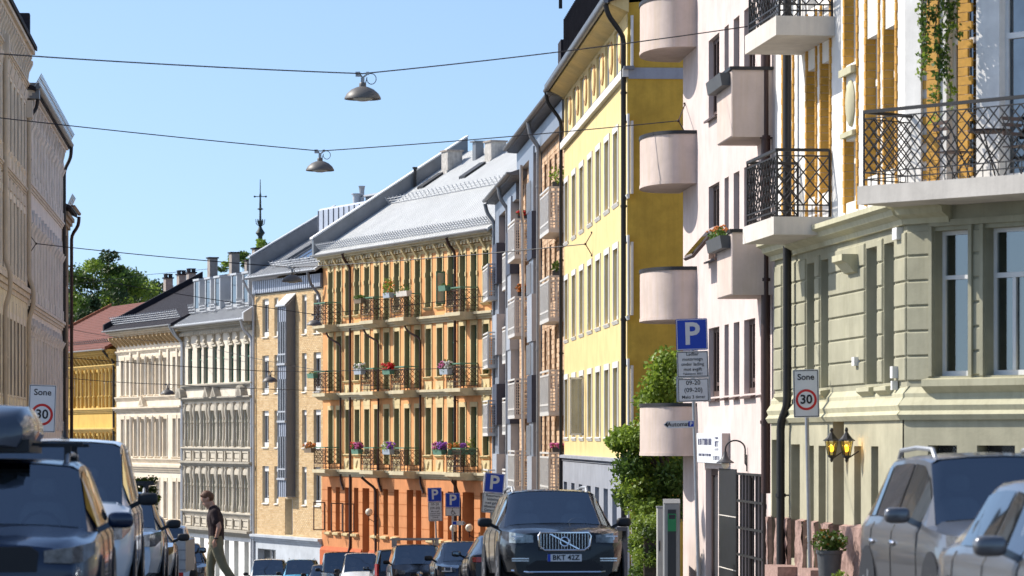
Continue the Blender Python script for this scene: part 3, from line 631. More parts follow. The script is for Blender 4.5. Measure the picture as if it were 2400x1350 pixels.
a = U(1096); B.pipe([(a,-.7,-1.7),(a,-.55,-1.9),(a-.5,-.15,-2.5),(a-.5,-.15,-7)], M['pipe_brown'], .06); a = U(888); B.pipe([(a-.3,-.7,-1.7),(a-.2,-.5,-1.9),(a,-.15,-2.2),(a,-.15,-7)], M['pipe_brown'], .06)
for x in (764, 806, 833):                                 # casements standing open
    a = U(x); mb = B.mb()
    mb.box(a, a+.03, -.62, -.06, -2.95, -2.9).box(a, a+.03, -.62, -.06, -4.2, -4.15).box(a, a+.03, -.62, -.57, -4.15, -2.95).box(a, a+.03, -.11, -.06, -4.15, -2.95); cs = B.part('open_casement', mb, M['brown_frame'])
a = U(1048); mb = B.mb(); mb.box(a, a+.04, -.5, -.1, 5.6, 5.66).box(a, a+.04, -.5, -.1, 6.9, 6.96).box(a, a+.04, -.5, -.45, 5.6, 6.96).box(a, a+.04, -.16, -.1, 5.6, 6.96); cs = B.part('open_casement', mb, M['green_frame']); mb = B.mb(); mb.box(a+.012, a+.028, -.46, -.15, 5.65, 6.92); part('pane', mb, M['glass3'], cs)
zr = mat('pale_zinc_roof', (.56,.56,.54), .55, .0, .1, .8, .06, 10, .15)
rf = B.roof(-.45, 8.46, 7, 13.4, zr, u0=.1, seam=.33, seam_m=zr, seamh=.015)
mb = B.mb(); mb.prism_x([(-.5,8.3),(7.1,13.3),(7.1,14.1),(-.5,9.15)], -.1, .12); pp = part('parapet', mb, M['zinc_dark'], rf)
mb = B.mb(); mb.prism_x([(-.58,9.16),(7.1,14.11),(7.1,14.18),(-.58,9.23)], -.2, .22); part('coping', mb, M['white'], pp)
B.snow_guard(rf, -.25, .3, B.L, M['zinc'], .3, 4, .3); B.snow_guard(rf, 3.1, .3, B.L, M['zinc'], .3, 3, .5)
wch = mat('whitewashed_brick', (.50,.47,.43), .9, 0, .3, 5, .6, 18, .55, .3, 0, (.16,.14,.12))
c = chimney(B, rf, B.u(1059,-5.6), 5.6, .8, .72, 11.6, B.z(1059,356,-5.6), wch, grey_ch); c = chimney(B, rf, B.u(1161,-5.9), 5.9, .8, .72, 11.8, B.z(1161,334,-5.9), wch, grey_ch)
for u, y in ((B.u(992,-4.4),4.1),(B.u(1090,-4.6),4.3)): mb = B.mb(); z = B.on_roof; mb.prism_x([(y,z(y)+.0),(y+1.0,z(y+1)+.0),(y+1.0,z(y+1)+.12),(y,z(y)+.12)], u, u+.75); sk = part('skylight', mb, M['black'], rf)
mb = B.mb(); uh = B.u(1112,-6); mb.prism_x([(5.9,12.6),(5.9,13.5),(6.3,13.5),(6.3,12.9)], uh, uh+.4).box(uh-.1, uh+.5, 5.8, 6.4, 13.5, 13.56); part('roof_hatch', mb, M['zinc_dark'], rf)
mb = B.mb(); mb.lathe([(.07,11.2),(.07,12.5),(.12,12.52),(.12,12.6)], (.3,4.4,0), 10); part('vent_pipe', mb, M['black'], rf)
B.gutter(-.5, 8.42, M['zinc'])
# ---------------------------------------------------------------- grey modern infill with cage balconies
p0, p1 = Vector(at(1163,136.8)), Vector(at(1321,104.2))
B = Bld(p0, p1, -7.0, 9.4, 12, 'apartment_building', 'dark grey clad infill block with brick strips and stacked mesh cage balconies')
MOD = B
tb = mat('tan_brick', (.58,.38,.23), .9, 0, .3, 12, .4, 50); tb2 = mat('tan_brick_pale', (.70,.50,.33), .9, 0, .3, 12); clad = mat('blue_grey_cladding', (.24,.27,.32), .45, .3, .1, 2); clad_l = mat('light_grey_cladding', (.42,.45,.50), .45, .3, .1, 2); navy = mat('navy_cladding', (.04,.05,.085), .5, .1, .1, 2)
for d0, d1 in ((108.2,114.6),(120.4,125.0),(128.6,133)):
    a, b = B.L*(136.8-d1)/(136.8-104.2), B.L*(136.8-d0)/(136.8-104.2); n = 3
    for z in (7.4,4.6,1.85,-.9,-3.6):
        for k in range(n):
            w = (b-a)/n; B.window(a+k*w+.15*w, a+k*w+.60*w, z-.2, z+1.75, .3, 'plain', 'brown_frame', 'glass', y=.2)
UL = lambda d: B.L*(136.8-d)/(136.8-104.2)
sp = UL(123.3)
B.wall(-7, 9.15, tb, y=.2, u1=sp); B.wall(-7, 10.1, tb, 'wall', y=.2, u0=sp+.01)
mb = B.mb()                                               # pale brick courses standing proud
for j in range(0, 105):
    z = -6.4+j*.155
    for d0, d1 in ((104.5,115.3),(119,126.2),(128.3,134)):
        if z > 9.0 and d0 > 120: continue
        a, b = UL(d1), UL(d0); x = a + (j % 2)*.14
        while x < b-.3:
            if not any(o[0]-.02 < x+.14 < o[1]+.02 and o[2] < z < o[3] for o in B.op): mb.box(x+.01, x+.27, .185, .205, z, z+.14, random.randint(0,1))
            x += .28
o = B.part('bricks', mb, [tb2, tb]); o['kind'] = 'stuff'
def fin(d0, d1, v, z0, z1, m, nm='cladding_fin'): mb = B.mb(); mb.box(UL(d1), UL(d0), -v, .21, z0, z1); return B.part(nm, mb, m)
fin(115.4,117.4,.1,-7,9.9,clad); fin(126.4,128.2,.12,-7,9.0,clad_l); fin(134.2,136.6,.06,-7,9.0,clad)
for i, z in enumerate((7.6,4.8,2.05,-.7,-3.4)):
    for d0, d1 in ((115.3,117.5),(126.3,128.3),(134.1,136.7)):
        f = fin(d0, d1, .16, z-1.5, z+.1, navy if i % 2 == 0 else clad_l, 'cladding_panel')
    mb = B.mb()
    for k in range(6): mb.box(UL(117.5)+.08+k*.34, UL(117.5)+.12+k*.34, -.19, -.15, z+.12, z+1.15)
    B.part('vent_louvre', mb, M['white'])
def eave(u0, u1, z, v):
    mb = B.mb(); mb.prism_x([(-v,z),(-v,z-.1),(.4,z-.16),(3,z+1.0),(6,z+1.6),(6,z+1.75),(3,z+1.15)], u0, u1); r = B.part('roof', mb, M['zinc_dark'])
    mb = B.mb(); n = int((u1-u0)/.3)
    for i in range(n): a = u0+i*(u1-u0)/n; mb.prism_x([(-v+.02,z-.11),(-v+.02,z-.14),(.38,z-.20),(.38,z-.16)], a+.02, a+.12)
    part('soffit_boards', mb, clad, r); B.gutter(-v-.06, z, M['zinc_dark'], u0, u1, .09); return r
eave(-.3, UL(122.3), 9.55, .40); eave(UL(124.4), B.L+.4, 10.55, .40)
mb = B.mb(); mb.box(UL(124.2), B.L, -.05, .62, 9.65, 10.35); B.part('frieze', mb, clad); mb = B.mb(); mb.box(0, UL(124.6), -.05, .62, 8.75, 9.35); B.part('frieze', mb, clad)
mb = B.mb(); mb.box(UL(136), UL(131), 2.2, 5, 10.2, 11.6); B.part('roof_cabin', mb, bluegrey); mb = B.mb(); mb.box(UL(106), UL(104.5), .4, 2, 11.2, 12.2); B.part('roof_cabin', mb, M['zinc_dark'])
meshm = mat('perforated_sheet', (.62,.60,.57), .55, .3, .1, 3); cagefr = mat('cage_frame', (.68,.66,.62), .5, .2, .1, 3)
def cage(ua, ub, vo, z1, h=1.4):
    mb = B.mb(); mb.box(ua, ub, -vo, .2, z1-h, z1-h+.12); c = B.part('balcony', mb, cagefr)
    mb = B.mb()
    for x, y in ((ua+.03,-vo+.03),(ub-.03,-vo+.03),(ub-.03,.17),(ub-.03,-vo/2+.1)): mb.bar((x,y,z1-h),(x,y,z1),.06)
    for zz in (z1, z1-.14, z1-h+.34): mb.bar((ua,-vo+.03,zz),(ub,-vo+.03,zz),.06); mb.bar((ub-.03,-vo,zz),(ub-.03,.19,zz),.06)
    part('frame', mb, cagefr, c); mb = B.mb(); n = int((ub-ua)/.11); m2 = int((vo+.2)/.11)
    for i in range(n): mb.bar((ua+i*.11,-vo+.03,z1-h+.1),(ua+i*.11,-vo+.03,z1-.15),.045)
    for i in range(m2): mb.bar((ub-.03,-vo+i*.11,z1-h+.1),(ub-.03,-vo+i*.11,z1-.15),.028)
    for i in range(12): zz = z1-h+.14+i*.1; mb.bar((ua,-vo+.03,zz),(ub,-vo+.03,zz),.02); mb.bar((ub-.03,-vo,zz),(ub-.03,.19,zz),.024)
    part('mesh_panel', mb, meshm, c); return c
CG = {}
def pu(x, v): return B.u(x, v)
for k, z in enumerate((7.82,5.05,2.12,-.45)):
    CG['c', k] = (pu(1265,.3), pu(1286,.3), .3, z); cage(*CG['c', k])
    CG['b', k] = (pu(1190,.3), pu(1206,.3), .3, z); cage(*CG['b', k])
for k, z in enumerate((7.15,4.3,1.55,-1.2)): CG['e', k] = (pu(1177,.0), pu(1194,.0), .0, z); cage(*CG['e', k])
for k, z in enumerate((6.9,4.2,1.5,-1.25)): CG['a', k] = (pu(1131,.45), pu(1143,.45), .45, z); cage(*CG['a', k])
for x, zt, zb_ in ((1262,10.3,-6.5),(1189,9.3,-7)):
    a = B.u(x, .1); B.pipe([(a,-.44,zt+.2),(a,-.36,zt-.3),(a,-.1,zt-.6),(a,-.1,zb_)], M['galv'], .075)
a = .1; B.pipe([(a,-.46,9.4),(a,-.36,9.0),(a,-.1,8.7),(a,-.1,-6)], M['galv'], .08)
a = B.u(1228,.1); B.pipe([(a,-.2,9.6),(a,-.2,8.0),(a-.4,-.1,7.6),(a-.4,-.1,-3)], M['zinc'], .055)
# ---------------------------------------------------------------- yellow house
B = Bld(at(1322,104), at(1471,83), -5.0, 10.5, 12, 'apartment_building', 'tall yellow plaster apartment house with white framed windows and gable wall toned darker for shade')
YEL = B
yw = plaster('yellow_plaster', (.79,.62,.30), .35, .14, .2, (.50,.36,.12)); ygrey = plaster('grey_base_plaster', (.34,.36,.41), .2); ywt = plaster('white_trim', (.74,.73,.70), .15)
U = lambda x: B.u(x)
cols = [1120+.3704*c for c in (552,599,647,699,750,805,860,920)]; W = 1.3
rows = ((9.05,10.28),(5.95,7.72),(3.0,4.78),(.05,1.78))
for i, c in enumerate(cols):
    a = U(c)
    for k, (z0, z1) in enumerate(rows): B.window(a, a+W, z0, z1, .07, 'mid', 'white', random.choice(('glass2','glass','glass')), fw=.09)
    B.window(a, a+W, -3.4, -1.3, .08, 'mid', 'white', 'glass2', fw=.09)
B.wall(-.62, 10.55, yw, sides=False); mb = B.mb(); L_ = B.L; mb.add([(L_,0,-5),(L_,12,-5),(L_,12,11.5),(L_,0,10.6),(0,0,-5),(0,12,-5),(0,12,11.5),(0,0,10.6)], [(0,1,2,3),(7,6,5,4),(1,5,6,2),(2,6,7,3)]); B.part('gable_wall', mb, mat('yellow_roughcast_shade', (.60,.38,.06), .95, 0, .2, 2.2, .8, 9, .25)); B.wall(-5, -.62, ygrey, 'ground_floor_wall', y=-.04, sides=False)  # gable colour deepened from the yellow plaster to stand in for shade
for i, c in enumerate(cols):
    a = U(c)
    for k, (z0, z1) in enumerate(rows):
        if k: B.surround(a, a+W, z0, z1, .13, .025, ywt, .12, .16, sillproj=.03)
        else: mb = B.mb(); mb.box(a-.05, a+W+.05, -.1, .15, z0-.08, z0); B.part('window_sill', mb, M['zinc_dark'])
    B.surround(a, a+W, -3.4, -1.3, .17, .03, ywt, .12, .2, sillproj=.03)
    if i < 7:
        mb = B.mb(); cx_ = (a+W+U(cols[i+1]))/2; n = 14
        out = [(cx_+.5*math.cos(6.283*j/n), 9.75+.42*math.sin(6.283*j/n)) for j in range(n)]; mb.prism_y(out, -.035, .02); rg = B.part('medallion', mb, plaster('medallion_rose', (.52,.33,.16), .2) if i == 0 else bpy.data.materials['medallion_rose'])
        mb = B.mb(); mb.prism_y([(cx_+.36*math.cos(6.283*j/n), 9.75+.3*math.sin(6.283*j/n)) for j in range(n)], -.045, .0); part('medallion_face', mb, yw, rg)
B.band(8.80,9.0,.12,ywt,steps=1); B.band(-.66,-.5,.14,ygrey,steps=2)
mb = B.mb(); mb.box(B.L-.01, B.L+.04, .02, 12, 8.75, 9.02); B.part('gable_band', mb, ygrey)
mb = B.mb(); mb.prism_x([(-.44,10.56),(-.44,10.62),(.02,10.72),(.02,10.36)], -.3, B.L+.1); B.part('soffit', mb, yw)
rf = B.roof(-.5, 10.72, 6, 13.2, M['slate'], u0=-.4, u1=B.L+.25, seam=0)
tm = B.mb(); n = 90
for i in range(n): a = -.4+i*(B.L+.65)/n; tm.lathe([(.12,0),(.12,.001)], (0,0,-50), 3) if False else tm.box(a, a+.2, -.58, -.46, 10.66, 10.80)
part('eave_tiles', tm, M['zinc_dark'], rf)
mb = B.mb(); mb.prism_x([(-.1,10.95),(-.1,12.6),(.5,13.1),(5,13.4),(5,11)], 1.5, B.L-.5); dm = part('attic_storey', mb, M['zinc_dark'], rf)
mb = B.mb()
for i in range(50): a = 1.5+i*(B.L-2)/50; mb.box(a, a+.03, -.13, -.09, 11, 12.6)
part('seams', mb, M['slate'], dm)
mb = B.mb(); mb.bar((4,-.4,12.6),(4,-.4,14.2),.1); mb.bar((7,-.4,12.6),(7,-.4,14.2),.1); mb.bar((1.5,-1.0,13.6),(9,-.2,13.9),.12); part('roof_terrace_frame', mb, M['black'], rf)
mb = B.mb(); mb.box(.2, 1.4, -.2, 1.6, 10.9, 12.0); part('roof_box', mb, M['slate'], rf)
B.gutter(-.54, 10.64, M['zinc_dark'], -.4, B.L+.25, .08)
B.pipe([(-.15,-.54,10.55),(-.15,-.5,10.25),(-.05,-.09,9.7),(-.05,-.09,-4.5)], M['black'], .055); B.pipe([(B.L+.02,-.54,10.55),(B.L+.02,-.48,10.3),(B.L-.12,-.09,9.8),(B.L-.12,-.09,-4)], M['black'], .062)
for x in (1372,): a = U(x); mb = B.mb(); z0 = .1; mb.box(a, a+.04, -.45, -.05, z0, z0+.05).box(a, a+.04, -.45, -.05, z0+1.57, z0+1.62).box(a, a+.04, -.45, -.4, z0, z0+1.62).box(a, a+.04, -.1, -.05, z0, z0+1.62); cs = B.part('open_casement', mb, M['white']); mb = B.mb(); mb.box(a+.012, a+.028, -.41, -.09, z0+.05, z0+1.57); part('pane', mb, M['glass2'], cs)
# ---------------------------------------------------------------- pink house
B = Bld(at(1601,75), at(1812,62.2), -3.6, 12, 12, 'apartment_building', 'pale pink plaster apartment house with drum balconies and box balconies')
PNK = B
pk = plaster('pale_pink_plaster', (.66,.55,.505), .5, .16, .3, (.46,.38,.34)); pkb = plaster('pink_balcony', (.60,.49,.43), .5, .16, .25, (.48,.36,.22)); cap = mat('cap_black', (.02,.02,.022), .5)
cs = [(1661,1686,'side'),(1698,1708,'bar'),(1719.5,1733,'bar'),(1744,1770,'side'),(1783,1804,'mid')]
for xa, xb, st in cs:
    for z0, z1 in ((9.55,11.1),(6.64,8.25),(3.72,5.22),(.86,2.28)): B.window(U(xa), U(xb), z0, z1, .10, st, 'brown_frame', random.choice(('glass','glass2')), fw=.09)
B.window(U(1654), U(1683), -3.3, -.62, .12, 'plain', 'brown_frame', 'glass2', fw=.14)
B.window(U(1737), U(1764), -3.3, -.66, .15, 'plain', 'brown_frame', 'glass', fw=.1); B.window(U(1770), U(1796), -3.3, -.66, .15, 'plain', 'brown_frame', 'glass', fw=.1)
B.wall(-3.6, 12, pk)
for xa, xb, st in cs:
    for z0 in (9.55,6.64,3.72,.86): mb = B.mb(); mb.prism_x([(.12,z0),(-.1,z0-.06),(-.1,z0-.1),(.12,z0-.05)], U(xa)-.05, U(xb)+.05); B.part('window_sill', mb, M['brown_frame'])
for z in (9.45,6.54,3.64,.73):
    n = 22; u0, u1, v = -.75, 2.3, 1.02; uc, ru = (u0+u1)/2, (u1-u0)/2
    arc = [(uc-ru*math.cos(math.pi*i/n), -v*max(0, math.sin(math.pi*i/n))**.62) for i in range(n+1)]; arc[0] = (u0, .02); arc[-1] = (u1, .02)
    mb = B.mb(); mb.prism_z(arc, z-1.08, z-.04); bc = B.part('drum_balcony', mb, pkb, smooth=True, sharp=50)
    arc2 = [(uc+(x-uc)*1.015, y*1.02 if y < 0 else y) for x, y in arc]; mb = B.mb(); mb.prism_z(arc2, z-.045, z+.03); part('cap', mb, cap, bc, smooth=True, sharp=50)
    mb = B.mb(); mb.prism_z([(uc+(x-uc)*1.008, y*1.012 if y < 0 else y) for x, y in arc], z-1.10, z-1.03); part('drip_edge', mb, pkb, bc, smooth=True, sharp=50)
for z1, z0 in ((6.72,5.5),(3.76,2.62),(9.65,8.4)):
    mb = B.mb(); mb.cbox(B.L-1.95, B.L-.03, -.76, .02, z0, z1, .02); bc = B.part('box_balcony', mb, pkb); mb = B.mb(); mb.box(B.L-1.98, B.L-.0, -.79, .02, z1-.002, z1+.06); part('cap', mb, cap, bc)
mb = B.mb(); mb.box(U(1687), U(1727), -.02, .05, -3.55, -.6); ps = B.part('shopfront_panel', mb, mat('black_stone', (.018,.02,.024), .45, 0, .4, 3, 0, 1, 0, .3))
for z in (-2.6,-1.55): mb = B.mb(); mb.box(U(1687), U(1727), -.024, .0, z, z+.02); part('joint', mb, M['concrete'], ps)
mb = B.mb(); a, b = U(1736), U(1797)
for i in range(9): x = a+i*(b-a)/8; mb.bar((x,-.06,-3.3),(x,-.06,-.66),.03)
for z in (-.68,-1.2,-1.72,-2.24,-2.76,-3.25): mb.bar((a,-.06,z),(b,-.06,z),.045)
B.part('door_grille', mb, M['black'])
a = U(1650); sg = B.mb(); 
mb = B.mb(); mb.prism_x([(.02,-.36),(-.5,-.36),(-.5,.12),(.02,.12)], U(1690)-.05, U(1690)) if False else None
B.pipe([(B.L-.1,-.12,12),(B.L-.1,-.12,-1.0)], M['pipe_brown'], .085); 
mb = B.mb(); s_ = U(1650); mb.prism_x([(.0,4.35),(-.55,3.72),(-.5,3.68),(.05,4.31)], U(1663), U(1684)); cs_ = B.part('open_sash', mb, M['brown_frame']); mb = B.mb(); mb.prism_x([(-.03,4.29),(-.52,3.74),(-.54,3.77),(-.05,4.33)], U(1664.5), U(1682.5)); part('pane', mb, M['glass'], cs_)
# ---------------------------------------------------------------- green corner house
C0 = Vector(at(1816,62)); C1 = Vector(at(2126,51.4)); d2 = Vector((.66,-.75)).normalized(); C2 = C1 + d2*6.0
B = Bld(C0, C1, -2.55, 12, 8, 'corner_building', 'corner house with sage green rusticated ground floor, white upper storeys and yellow brick quoins')
GRN = B; gr = plaster('sage_green_plaster', (.365,.345,.245), .4, .2, .3, (.22,.21,.13)); grl = plaster('sage_ledge', (.50,.47,.32), .45, .15, .3, (.28,.24,.15)); gbase = plaster('sage_base', (.41,.38,.265), .5, .22, .3, (.27,.26,.18)); wh = plaster('white_plaster', (.80,.77,.72), .15); ybr = mat('yellow_glazed_brick', (.60,.31,.045), .5, 0, .2, 9, .2, 40); granite = mat('pink_granite', (.36,.23,.19), .9, 0, .35, 14, .9, 18, .2)
F2 = Bld(C1, C2, -2.55, 12, 8, host=B)
U2 = lambda x: F2.u(x)
lw = [(1835,1857),(1891,1911),(1924,1944),(2030,2058),(2072,2098)]
for xa, xb in lw:
    B.window(U(xa), U(xb), .86, 3.02, .2, 'tee', 'white', 'glass', fw=.07)
    if xa != 1891 or 1: B.window(U(xa), U(xb), 4.15, 6.35, .16, 'tee', 'white', random.choice(('glass','glass2')), fw=.09)
    B.window(U(xa), U(xb), 7.4, 9.6, .16, 'tee', 'white', 'glass', fw=.09)
xa, xb = 1980, 2007
for z0, z1 in ((3.85,4.86),(6.1,7.9)): B.window(U(xa), U(xb), z0, z1, .15, 'bar', 'white', 'glass', fw=.09)
bas = [(1818,1836,-2.4,-.02),(1863,1884,-2.1,-.1),(1900,1917,-1.9,-.12),(1928,1945,-1.9,-.12),(1962,1988,-2.35,.38),(2012,2028,-1.6,-.12),(2052,2069,-1.6,-.12)]
for xa, xb, z0, z1 in bas: B.window(U(xa), U(xb), z0, z1, .45, 'bar', 'brown_frame' if xa in (1863,1962) else 'grey_frame', 'glass2', fw=.07, y=-.07)
B.wall(.38, 3.5, gr, sides=False); B.wall(3.5, 12, wh, 'upper_wall', y=.02, sides=False); B.wall(-2.55, .38, gbase, 'base_wall', y=-.07, sides=False)
M['clear'] = clearglass('clear_window', (.6,.66,.62), .55, (.30,.33,.35), 1.0)
w2 = [(2190,2274),(2310,2410)]; w3 = [(2216,2286),(2340,2460)]
for xa, xb in w2: F2.window(U2(xa), U2(xb), .93, 3.1, .18, 'bar' if xa < 2200 else 'tee', 'white', 'clear', fw=.06)
for xa, xb in w3: F2.window(U2(xa), U2(xb), 3.80, 6.9, .15, 'cross', 'white', 'glass', fw=.07)
for xa, xb in ((2182,2250),(2297,2386)): F2.window(U2(xa), U2(xb), -.28, -.10, .25, 'plain', 'grey_frame', 'glass', y=-.07, fw=.01)
F2.wall(.38, 3.5, gr, sides=False); F2.wall(3.5, 12, wh, 'upper_wall', y=.02, sides=False); F2.wall(-2.55, .38, gbase, 'base_wall', y=-.07, sides=False)
for xa, xb in ((2182,2250),(2297,2386)):
    mb = F2.mb(); lattice(mb, (U2(xa)+.05,.1), (U2(xb)-.02,.1), -.27, -.11, .06, .012); F2.part('cellar_grille', mb, M['black'])
# closing walls, top and the dark room behind the two corner windows
q = lambda v_: ((v_-C0).dot(B.t), (v_-C0).dot(B.n))
c2 = q(C2); far = q(C2 + Vector((9,4))); mb = B.mb()
mb.add([(0,0,-2.55),(0,0,12),(0,9,12),(0,9,-2.55),(c2[0],c2[1],-2.55),(c2[0],c2[1],12),(far[0],far[1],12),(far[0],far[1],-2.55),(B.L,0,12)], [(0,1,2,3),(4,7,6,5),(2,6,7,3),(1,8,5,6,2)]); B.part('rear_wall', mb, wh)
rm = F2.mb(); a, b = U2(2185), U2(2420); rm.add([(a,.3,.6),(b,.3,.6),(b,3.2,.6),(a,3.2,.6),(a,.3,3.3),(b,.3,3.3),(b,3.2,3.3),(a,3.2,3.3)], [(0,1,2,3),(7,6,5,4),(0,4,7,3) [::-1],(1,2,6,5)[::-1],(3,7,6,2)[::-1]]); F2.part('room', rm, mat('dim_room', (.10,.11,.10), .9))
mb = F2.mb(); a = U2(2258); mb.lathe([(.07,.98),(.09,1.2)], (a-.1,.32,0), 10); pp = F2.part('window_plant_pot', mb, M['white']); mb = F2.mb(); mb.leaves((a-.12,.34,1.45), (.16,.12,.28), 60, .05); part('foliage', mb, M['leaf'], pp)
# rustication: one block per course and bay
def blocks(F, spans, z0, z1, n, nm='stone_block', m=None, proj=.032):
    h = (z1-z0)/n
    for a, b in spans:
        for i in range(n):
            mb = F.mb(); mb.cbox(a+.012, b-.012, -proj, .015, z0+i*h+.012, z0+(i+1)*h-.012, .016); F.part(nm, mb, m or gr)
E = lambda x: B.u(x)
blocks(B, [(.02,E(1834)),(E(1858),E(1890)),(E(1912),E(1923)),(E(1945),E(2029)),(E(2059),E(2071)),(E(2099),B.L-.002)], .86, 3.12, 6)
blocks(F2, [(.002,U2(2182))], .86, 3.12, 6); blocks(F2, [(U2(2280),U2(2304))], .93, 3.1, 6, proj=.025)
mb = F2.mb()
for xa, xb in w2:
    a, b = U2(xa), U2(xb); mb.box(a-.07, a-.005, -.06, .02, .93, 3.16).box(b+.005, b+.07, -.06, .02, .93, 3.16)
mb.box(U2(2184), U2(2420), -.065, .02, 3.165, 3.26); F2.part('window_architrave', mb, gr)
for F in (B, F2):
    mb = F.mb(); e = .0 if F is B else .0; u0, u1 = (-.02, F.L+.04) if F is B else (-.03, F.L)
    mb.prism_x([(.02,.28),(-.12,.28),(-.17,.36),(-.12,.42),(-.15,.5),(-.07,.62),(-.07,.68),(.02,.8)], u0, u1); F.part('base_moulding', mb, grl, smooth=True, sharp=30)
    mb = F.mb(); mb.prism_x([(.02,3.22),(-.08,3.22),(-.1,3.3),(-.22,3.36),(-.25,3.44),(-.34,3.48),(-.34,3.56),(.02,3.66)], u0, u1 if F is B else .9); F.part('cornice', mb, grl)
for xa, xb in lw:
    mb = B.mb(); mb.prism_x([(.28,.87),(-.16,.80),(-.16,.74),(-.06,.66),(.28,.66)], E(xa)-.03, E(xb)+.03); B.part('window_sill', mb, grl)
mb = F2.mb(); mb.prism_x([(.1,.92),(-.2,.88),(-.2,.78),(-.08,.68),(.1,.68)], U2(2180), F2.L); F2.part('window_sill', mb, grl)
mb = B.mb(); mb.prism_x([(.02,2.65),(-.1,2.68),(-.22,2.82),(-.3,2.86),(-.3,2.96),(.02,2.96)], E(1992), E(2016)); B.part('console', mb, grl)
xs_ = [-.02]+[v_ for xa, xb, z0, z1 in bas if z0 < -1.7 for v_ in (E(xa), E(xb))]+[B.L]
for i in range(0, len(xs_)-1, 2):                         # rough granite plinth stones
    a, b = xs_[i], xs_[i+1]
    if b-a < .1: continue
    mb = B.mb(); n = max(2, int((b-a)/.12)); zt = -1.42
    for k in range(n):
        for j in range(8):
            x0, x1 = a+(b-a)*k/n, a+(b-a)*(k+1)/n; z0, z1 = -2.55+(zt+2.55)*j/8, -2.55+(zt+2.55)*(j+1)/8; rr = random.Random
            f = lambda X, Z: -.13-.05*random.Random(int(X*977)+int(Z*1311)).random()
            mb.quad((x0,f(x0,z0),z0),(x1,f(x1,z0),z0),(x1,f(x1,z1),z1),(x0,f(x0,z1),z1))
    mb.quad((a,-.14,zt),(b,-.14,zt),(b,0,zt+.05),(a,0,zt+.05)); mb.quad((b,-.13,-2.55),(b,.1,-2.55),(b,.1,zt),(b,-.14,zt)); mb.quad((a,.1,-2.55),(a,-.13,-2.55),(a,-.14,zt),(a,.1,zt)); B.part('plinth_stone', mb, granite)
mb = F2.mb(); n = 90
for k in range(n):
    for j in range(16):
        x0, x1 = F2.L*k/n, F2.L*(k+1)/n; z0, z1 = -2.55+1.1*j/16, -2.55+1.1*(j+1)/16; f = lambda X, Z: -.13-.025*random.Random(int(X*977)+int(Z*1311)).random(); mb.quad((x0,f(x0,z0),z0),(x1,f(x1,z0),z0),(x1,f(x1,z1),z1),(x0,f(x0,z1),z1))
mb.quad((0,-.14,-1.45),(F2.L,-.14,-1.45),(F2.L,0,-1.4),(0,0,-1.4)); F2.part('plinth_stone', mb, granite)
mb = B.mb(); mb.box(E(1960), E(1992), -.65, -.05, -2.6, -2.14).box(E(1858), E(1889), -.5, -.05, -2.6, -2.22); B.part('doorstep', mb, granite)
# glazed brick quoins beside the upper windows, toothed
def quoin(F, u, side, z0, z1, w=.2, dz=.135, deep=.155):
    i = 0; z = z0
    while z < z1-.05:
        ww = w*(1.0 if i % 2 else .72); a, b = (u-ww, u) if side < 0 else (u, u+ww)
        mb = F.mb(); mb.box(a, b, -.012, .03, z, z+dz-.008)
        if side < 0: mb.box(b-.004, b+.012, -.012, deep, z, z+dz-.008)
        F.part('brick', mb, ybr); z += dz; i += 1
for xa, xb in lw+[(1980,2007)]:
    quoin(B, E(xa), -1, 3.7, 7.3, .09 if xa in (1924,2072) else .13); quoin(B, E(xb)+.0, 1, 3.7, 7.3, .10 if xb not in (1911,2058) else .08)
quoin(F2, .62, -1, 3.75, 7.3, .3); quoin(F2, 1.02, 1, 3.75, 7.3, .26); 
mb = F2.mb(); mb.box(.0, .32, -.05, .03, 3.7, 7.4); F2.part('corner_pier', mb, wh)
a, b = E(1980), E(2007); mb = B.mb(); mb.ball(((a+b)/2,.0,5.45), .28, .07, .38, 12, 8).prism_x([(.3,5.98),(-.1,5.9),(-.1,6.02),(.3,6.08)], a-.03, b+.03).prism_x([(.3,4.92),(-.08,4.9),(-.08,4.98),(.3,5.02)], a-.03, b+.03); B.part('medallion', mb, grl, smooth=True)
# balconies
iron_balcony(B, E(1949)-2.9, E(1949), 3.70, .98, M['concrete'], M['black'], 1.12, .30, cell=.25, t=.02, chamfer=False, low=.2)
iron_balcony(B, E(1955)-2.9, E(1955), 7.02, .98, M['concrete'], M['black'], 1.12, .32, cell=.25, t=.02, chamfer=False, low=.2)
iron_balcony(F2, .05, 4.8, 3.74, 1.15, M['concrete'], M['black'], 1.10, .27, cell=.2, t=.015, chamfer=False, low=.2)
a = E(1866); B.pipe([(a,-.16,12),(a,-.16,.55),(a-.3,-.22,.3),(a-.3,-.22,-2.3)], M['black'], .075)
mb = B.mb()
for x, z in ((2010,1.17),): mb.box(E(x), E(x)+.2, -.1, .0, z, z+.14)
B.part('meter_box', mb, M['white']); mb = B.mb(); mb.box(E(2104), E(2104)+.16, -.12, -.02, .92, 1.1).box(E(2104), E(2104)+.1, -.11, -.02, .74, .88); B.part('entry_phone', mb, M['white'])
mb = B.mb(); mb.box(E(2106), E(2106)+.3, -.1, .02, 3.02, 3.2); B.part('street_number_plate', mb, M['white'])
